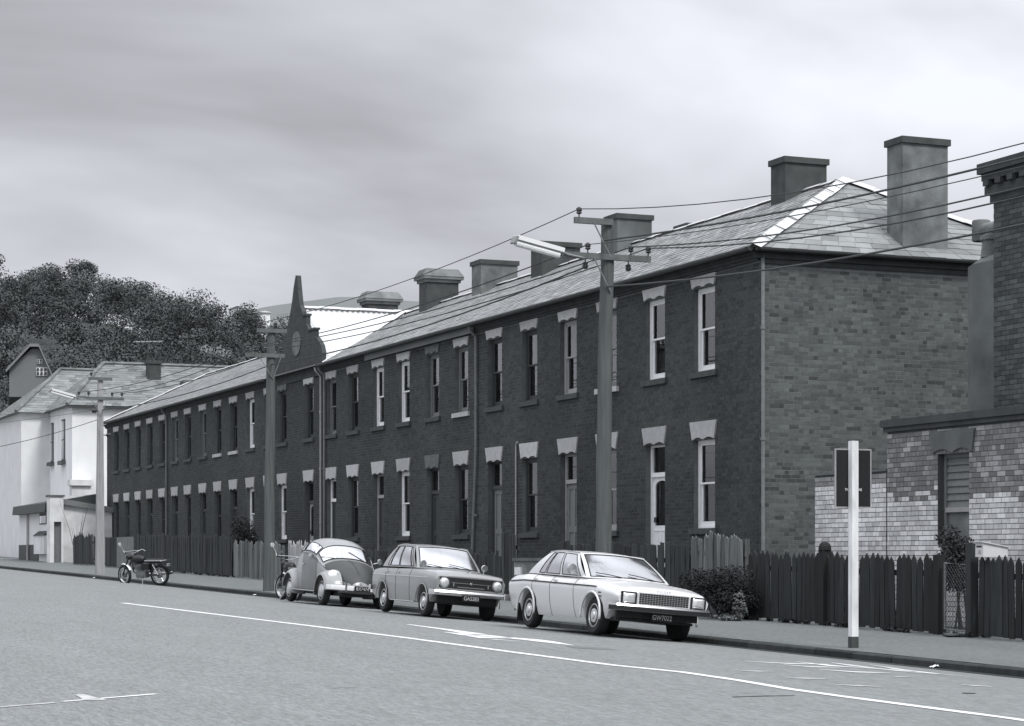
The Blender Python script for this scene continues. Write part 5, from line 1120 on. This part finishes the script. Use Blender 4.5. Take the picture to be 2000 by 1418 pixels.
    for s in (1, -1):
        ax_ = Vector((.88, 0, .34)).normalized(); c = Vector((1.50, s*.545, .655))
        MB().lathe([(.07, -.25), (.105, -.14), (.122, -.02), (.122, .01)], c, ax_, 22).build('headlamp_pod', 'bug_body', car, smooth=True, sharp=50); MB().lathe([(.125, .0), (.13, .012), (.118, .022)], c, ax_, 22).build('headlamp_rim', 'chrome', car); MB().lathe([(.115, .015), (.10, .035), (.06, .05), (.004, .055)], c, ax_, 22).build('headlamp', 'lens', car, smooth=True)
        MB().box(1.64, 1.69, s*.42-.04, s*.42+.04, .50, .515).build('horn_grille', 'black_trim', car)
        MB().box(-1.86, -1.80, s*.56-.05, s*.56+.05, .52, .66).build('tail_lamp', 'grille_metal', car)
        MB().box(1.80, 1.86, s*.36-.02, s*.36+.02, .33, .52).build('over_rider', 'chrome', car); MB().box(-2.11, -2.05, s*.36-.02, s*.36+.02, .33, .52).build('over_rider', 'chrome', car)
    for x0, sg in ((1.82, 1), (-2.06, -1)):
        pts = [(x0-sg*.20, -.745, .41), (x0-sg*.06, -.68, .41), (x0, -.45, .41), (x0+sg*.012, 0, .41), (x0, .45, .41), (x0-sg*.06, .68, .41), (x0-sg*.20, .745, .41)]; prof = [(0, -.05), (.02, -.05), (.032, 0), (.02, .05), (0, .05)]
        MB().add([(p[0]+sg*q[0], p[1], p[2]+q[1]) for p in pts for q in prof], [(i*5+k, (i+1)*5+k, (i+1)*5+k+1, i*5+k+1) for i in range(6) for k in range(4)]+[(i*5+4, (i+1)*5+4, (i+1)*5, i*5) for i in range(6)]).build('bumper', 'paint_white' if sg > 0 else 'chrome', car, smooth=True, sharp=30)
    MB().box(-1.7, 1.5, -.5, .5, .22, .29).build('underbody', 'black_trim', car)
    plate(car, 'BX7474', 1.885, .405)
    return car
round_car()
# ---------------------------------------------------------------- motorcycles
def motorcycle(name, label, x, y, yaw, lean, steer=R(-18), zoff=0):
    mc = thing(name, label, 'motorcycle', (x, y, zroad(min(x, KX), y)+zoff), world=False, rot=(lean, 0, yaw), group='motorcycles at the kerb')
    def wheel2(c, front):
        r = .315; sx = math.cos(steer) if front else 1; sy = math.sin(steer) if front else 0; ax = (-sy, sx, 0)
        w_ = MB().lathe([(r-.075, -.03), (r-.03, -.045), (r, -.02), (r, .02), (r-.03, .045), (r-.075, .03)], c, ax, 30, closed=True).build('wheel', 'rubber', mc, smooth=True)
        MB().lathe([(r-.095, -.03), (r-.078, -.033), (r-.078, .033), (r-.095, .03)], c, ax, 30, closed=True).build('rim', 'chrome', w_, (0, 0, 0), smooth=True, sharp=40)
        mb = MB(); A = Vector(ax); t = Vector((0, 0, 1)); b = A.cross(t).normalized()
        for k in range(18):
            q = 2*math.pi*k/18; d = b*math.cos(q)+t*math.sin(q); mb.tube([Vector(c)+A*(.03 if k % 2 else -.03)+d*.05, Vector(c)+d*(r-.085)], .003, 3, caps=False)
        mb.build('spokes', 'chrome', w_, (0, 0, 0)); MB().lathe([(.055, -.05), (.085, -.04), (.085, .04), (.055, .05)], c, ax, 16).build('hub', 'engine_metal', w_, (0, 0, 0))
        return w_
    cf = Vector((.63, -.02, .315)); cr_ = Vector((-.60, 0, .315)); wheel2(cf, True); wheel2(cr_, False)
    fx = Vector((math.cos(steer), math.sin(steer), 0)); fy = Vector((-math.sin(steer), math.cos(steer), 0)); hd = Vector((.38, 0, .90))
    for s in (1, -1): MB().tube([cf+fy*.075*s, hd+fy*.075*s], [.022, .026], 8).build('fork_leg', 'cycle_black', mc)
    mb = MB(); mb.grid(lambda i, j: cf+Vector((fx.x*math.cos(lerp(R(50), R(150), i)), fx.y*math.cos(lerp(R(50), R(150), i)), math.sin(lerp(R(50), R(150), i))))*.365+fy*lerp(-.05, .05, j)+Vector((0, 0, -.02*abs(lerp(-1, 1, j)))), 14, 4); mb.build('front_mudguard', 'paint_white', mc, smooth=True, fixn=False)
    mb = MB(); mb.grid(lambda i, j: cr_+Vector((math.cos(lerp(R(15), R(175), i)), 0, math.sin(lerp(R(15), R(175), i))))*.365+Vector((0, lerp(-.06, .06, j), -.02*abs(lerp(-1, 1, j)))), 16, 4); mb.build('rear_mudguard', 'cycle_black', mc, smooth=True, fixn=False)
    MB().tube([(.36, 0, .86), (.30, 0, .42), (.0, 0, .24), (-.3, 0, .30), (-.30, 0, .70), (.36, 0, .80)], .02, 8).tube([(-.3, 0, .70), (-.72, 0, .72)], .016, 6).build('frame', 'cycle_black', mc)
    for s in (1, -1): MB().tube([(-.28, s*.09, .32), tuple(cr_+Vector((0, s*.09, 0)))], .018, 6).build('swing_arm', 'cycle_black', mc); MB().tube([tuple(cr_+Vector((0, s*.11, .02))), (-.42, s*.11, .66)], [.03, .022], 8).build('rear_shock', 'chrome', mc)
    MB().lathe([(.03, -.24), (.10, -.19), (.135, -.05), (.13, .08), (.08, .20), (.02, .24)], (.12, 0, .80), (1, 0, -.05), 14).build('fuel_tank', 'cycle_black', mc, smooth=True)
    MB().prism([(-.12, .74), (-.68, .735), (-.78, .77), (-.76, .81), (-.14, .81)], 'y', -.12, .12).build('seat', 'cycle_black', mc); MB().tube([(-.15, .125, .77), (-.77, .125, .775), (-.77, -.125, .775), (-.15, -.125, .77)], .008, 5).build('seat_trim', 'chrome', mc)
    MB().tube([(-.70, .13, .76), (-.90, .13, .80), (-.90, -.13, .80), (-.70, -.13, .76)], .012, 6).build('grab_rail', 'chrome', mc); MB().box(-.94, -.88, -.06, .06, .60, .68).build('tail_lamp', 'grille_metal', mc)
    en = MB().box(-.16, .16, -.13, .13, .24, .44)
    for k in range(6): en.box(.0-.08, .20, -.10, .10, .46+.03*k, .475+.03*k)
    en.lathe([(.02, -.155), (.10, -.15), (.11, 0), (.10, .15), (.02, .155)], (-.02, 0, .33), (0, 1, 0), 16); en.build('engine', 'engine_metal', mc)
    MB().tube([(.20, -.08, .56), (.28, -.15, .48), (.16, -.18, .36), (-.1, -.19, .33), (-.5, -.19, .34)], [.02, .02, .022, .024, .03], 8).tube([(-.5, -.19, .34), (-.95, -.19, .38)], .042, 10).build('exhaust', 'chrome', mc, smooth=True, sharp=40)
    hb = hd+Vector((0, 0, .08)); MB().tube([hb+fy*.40-fx*.24+Vector((0, 0, .06)), hb+fy*.36-fx*.12+Vector((0, 0, .12)), hb+fy*.16+Vector((0, 0, .02)), hb, hb-fy*.16+Vector((0, 0, .02)), hb-fy*.36-fx*.12+Vector((0, 0, .12)), hb-fy*.40-fx*.24+Vector((0, 0, .06))], .012, 6).tube([hb+fy*.3-fx*.06+Vector((0, 0, .09)), hb-fy*.3-fx*.06+Vector((0, 0, .09))], .008, 5).build('handlebar', 'chrome', mc)
    for s in (1, -1): MB().tube([hb+fy*.40*s-fx*.24+Vector((0, 0, .06)), hb+fy*.43*s-fx*.34+Vector((0, 0, .05))], .018, 6).build('grip', 'rubber', mc)
    MB().tube([hb+fy*.34-fx*.1+Vector((0, 0, .12)), hb+fy*.42-fx*.06+Vector((0, 0, .30))], .006, 5).lathe([(.02, -.012), (.055, -.008), (.055, .01), (.02, .014)], hb+fy*.44-fx*.05+Vector((0, 0, .33)), (-fx.x, -fx.y, .1), 14).build('mirror', 'lens', mc)
    MB().lathe([(.03, -.12), (.075, -.08), (.085, 0), (.085, .02)], hd+fx*.12+Vector((0, 0, -.03)), fx, 16).build('headlamp_shell', 'cycle_black', mc, smooth=True, sharp=50); MB().lathe([(.083, .018), (.06, .032), (.004, .038)], hd+fx*.12+Vector((0, 0, -.03)), fx, 16).build('headlamp', 'lens', mc, smooth=True)
    MB().tube([(-.05, .10, .25), (-.15, .30, .0)], .012, 6).build('side_stand', 'steel', mc); MB().tube([(.02, -.14, .24), (.02, -.30, .24)], .014, 6).tube([(.02, .14, .24), (.02, .30, .24)], .014, 6).build('foot_pegs', 'steel', mc)
    MB().box(-.28, -.02, -.12, .12, .50, .68).build('side_cover', 'cycle_black', mc)
    return mc
hd_ = (math.cos(R(139)), math.sin(R(139))); yr_ = yx(313, 15.72)
motorcycle('parked_motorcycle', 'black motorcycle with white front mudguard standing alone by the kerb', 15.72+hd_[0]*.6, yr_+hd_[1]*.6, R(139), R(-5), R(-24), zoff=-.03)
motorcycle('parked_motorcycle', 'dark motorcycle half hidden behind the rounded car', 15.1, 50.5, R(92), R(4), R(10))
# ================================================================== hills and planting
tops = [(-150, 520), (48, 536), (120, 536), (200, 548), (255, 560), (290, 588), (330, 580), (400, 604), (460, 624), (520, 640), (600, 655), (760, 690), (1000, 760)]
def ridge(px, D): return deep(px, float(np.interp(px, [t[0] for t in tops], [t[1] for t in tops])), D)
mb = MB(); cols = list(range(-150, 1001, 50))
prof = [(150, .0), (175, .18), (210, .42), (250, .68), (290, .9), (330, 1.0), (420, .95)]
def hillpt(px, D):
    f = float(np.interp(D, [p[0] for p in prof], [p[1] for p in prof])); top = ridge(px, 330).z-7
    d = ray(px, HOR)*D; return Vector((d.x, d.y, 2.3+(top-2.3)*f))
mb.grid(lambda s, t: hillpt(-150+1150*s, 150+270*t), 24, 18); o = mb.build('hill', 'hill_ground', fixn=False); tag(o, kind='structure')
# the wood on the hill: crowns of many small leaf clumps
cen = []; rad = []
crn = 0
for D in np.arange(160, 345, 9):
    for px in np.arange(-140, 780, 4250*7.2/D):
        if rng.random() < .10: continue
        p = hillpt(px+rng.normal(0, 10), D+rng.normal(0, 3)); h = rng.uniform(4.5, 8.5); rr = rng.uniform(2.4, 4.3)
        if px < 120 and D < 205 and D > 170: h *= .5
        for k in range(7):
            a = rng.uniform(0, 6.28); q = rng.uniform(.2, .75)*rr
            cen.append((p.x+math.cos(a)*q, p.y+math.sin(a)*q, p.z+h*rng.uniform(.45, 1.0))); s = rr*rng.uniform(.35, .6); rad.append((s, s, s*.8))
        crn += 1
V, F, T = leaves(cen, rad, 280, .15, (.8, 1.2)); o = quads('hillside_wood', V, F, 'forest', None, T); tag(o, 'dense dark bush covering the hillside behind the houses', 'wood', kind='stuff')
# far bare hill and white houses on the skyline
fh = [(380, 640), (480, 606), (540, 596), (600, 588), (660, 580), (720, 580), (780, 586), (830, 590), (920, 600), (1100, 640), (1500, 720)]
mb = MB(); mb.grid(lambda s, t: (lambda px: deep(px, float(np.interp(px, [q[0] for q in fh], [q[1] for q in fh]))+(1-t)*(1088-600)*1.0, 1300-500*(1-t)))(300+1200*s), 40, 6); o = mb.build('far_hill', 'far_hill', fixn=False); tag(o, kind='structure')
for k, (px, py, w_, h_) in enumerate([(462, 604, 8, 5), (492, 612, 6, 10), (510, 618, 22, 8)]):
    c = deep(px, py, 345); s = 345/FPX; th = thing('skyline_house', ['tiny pale house at left of the wooded skyline', 'tiny white gabled house on the skyline dip', 'small long white house right of the skyline dip'][k], 'house', tuple(c), 'white houses on the skyline')
    MB().box(c.x-w_*s/2, c.x+w_*s/2, c.y-2, c.y+3, c.z-4, c.z+h_*s*.6).build('walls', 'stucco', th); MB().prism([(c.x-w_*s/2-.3, c.z+h_*s*.6), (c.x+w_*s/2+.3, c.z+h_*s*.6), (c.x, c.z+h_*s*1.05)], 'y', c.y-2.3, c.y+3.3).build('roof', 'stucco_shade', th)
# ------------------------------------------------------------------ shrubs
def shrub(name, label, lobes, per, size, m, loc, shade=(.5, 1.5), stems=5, h=.6):
    th = thing(name, label, 'shrub', loc)
    V, F, T = leaves([l[0] for l in lobes], [l[1] for l in lobes], per, size, shade); o = quads('foliage', V, F, m, th, T)
    mb = MB()
    for k in range(stems):
        c = lobes[k % len(lobes)][0]; mb.tube([(loc[0]+random.uniform(-.1, .1), loc[1]+random.uniform(-.1, .1), loc[2]-.05), ((loc[0]+c[0])/2+random.uniform(-.05, .05), (loc[1]+c[1])/2, (loc[2]+c[2])/2), c], [.02, .014, .006], 5)
    mb.build('stems', 'bark', th); return th
yb_ = yx(1400, 18.75); g_ = zpath(18.75, yb_)
lob = [((18.75+rng.normal(0, .10), yb_+rng.uniform(-1.05, 1.05), g_+rng.uniform(.25, .80)), (.30, .42, .26)) for _ in range(16)]
shrub('roadside_bush', 'dark rounded bush spilling onto the footpath beside the board fence', lob, 700, .024, 'leaf_dark', (18.8, yb_, g_))
for k, px in enumerate((1452, 1437)):
    y = yx(px, 18.7); V, F, T = leaves([(18.62-.05*k, y, zpath(18.6, y)+.10+.16*(1-k)), (18.55, y+.25, zpath(18.6, y)+.06)], [(.14, .16, .2*(1-k)+.1), (.2, .3, .06)], 420, .028, (.7, 1.4))
    if k == 0: o = quads('dry_grass_tuft', V, F, 'straw', None, T); tag(o, 'dry pale grass tuft at the foot of the fence corner', 'grass', kind='stuff')
yb_ = yx(1868, 20.2); g_ = zpath(19.6, yb_)
lob = [((20.25+rng.normal(0, .12), yb_+rng.uniform(-.45, .75), g_+rng.uniform(.7, 1.55)), (.20, .22, .22)) for _ in range(10)]
shrub('garden_shrub', 'dark leafy shrub behind the wire gate under the louvred window', lob, 420, .026, 'leaf_mid', (20.3, yb_, g_+.05))
yb_ = yx(452, 19.9); g_ = zpath(19.6, yb_)
lob = [((20.2+rng.normal(0, .15), yb_+rng.uniform(-1.3, 1.0), g_+rng.uniform(.9, 1.75)), (.35, .5, .35)) for _ in range(12)]
shrub('garden_shrub', 'black rounded shrub rising over the fence left of the middle pole', lob, 420, .035, 'leaf_dark', (20.2, yb_, g_))
# bare twiggy bush by the white shed
xq, yq = 19.9, 100.5; gq = zpath(19, yq); th = thing('bare_bush', 'leafless twiggy bush against the white shed wall', 'shrub', (xq, yq, gq)); mb = MB()
for k in range(9):
    a = rng.uniform(-1, 1); b = rng.uniform(-.6, .6); h = rng.uniform(1.6, 3.0)
    mb.tube([(xq, yq, gq), (xq+a*.4, yq+b*.4, gq+h*.55), (xq+a*.9, yq+b, gq+h)], [.016, .010, .004], 4)
mb.build('twigs', 'bark', th)
# weeds along the foot of the fences
cen = []; rad = []
for px in list(range(262, 450, 7))+list(range(1460, 1900, 9)):
    if rng.random() < .5: continue
    y = yx(px, 19.0); cen.append((18.98+rng.normal(0, .03), y, zpath(19, y)+.03)); rad.append((.05, .12, .05))
V, F, T = leaves(cen, rad, 40, .03, (.5, 1.4)); o = quads('weeds', V, F, 'leaf_mid', None, T); tag(o, 'low weeds along the foot of the fences', 'weeds', kind='stuff')
# gutter litter
for k, (px, py, lab) in enumerate([(1823, 1306, 'crumpled white paper in the gutter near the right edge'), (182, 1129, 'white scrap of litter in the gutter by the far pole'), (497, 1164, 'white scrap of litter in the gutter by the middle pole')]):
    y = yx(px, KX-.06); z = zroad(KX-.06, y)+.01; mb = MB(); mb.grid(lambda s, t: (KX-.10+.10*t, y-.05+.10*s, z+.003+.025*abs(math.sin(5*s+3*t+k))*(.4+t)), 8, 4); o = mb.build('litter_paper', 'paint_white', fixn=False); tag(o, lab, 'litter', 'litter along the gutter')
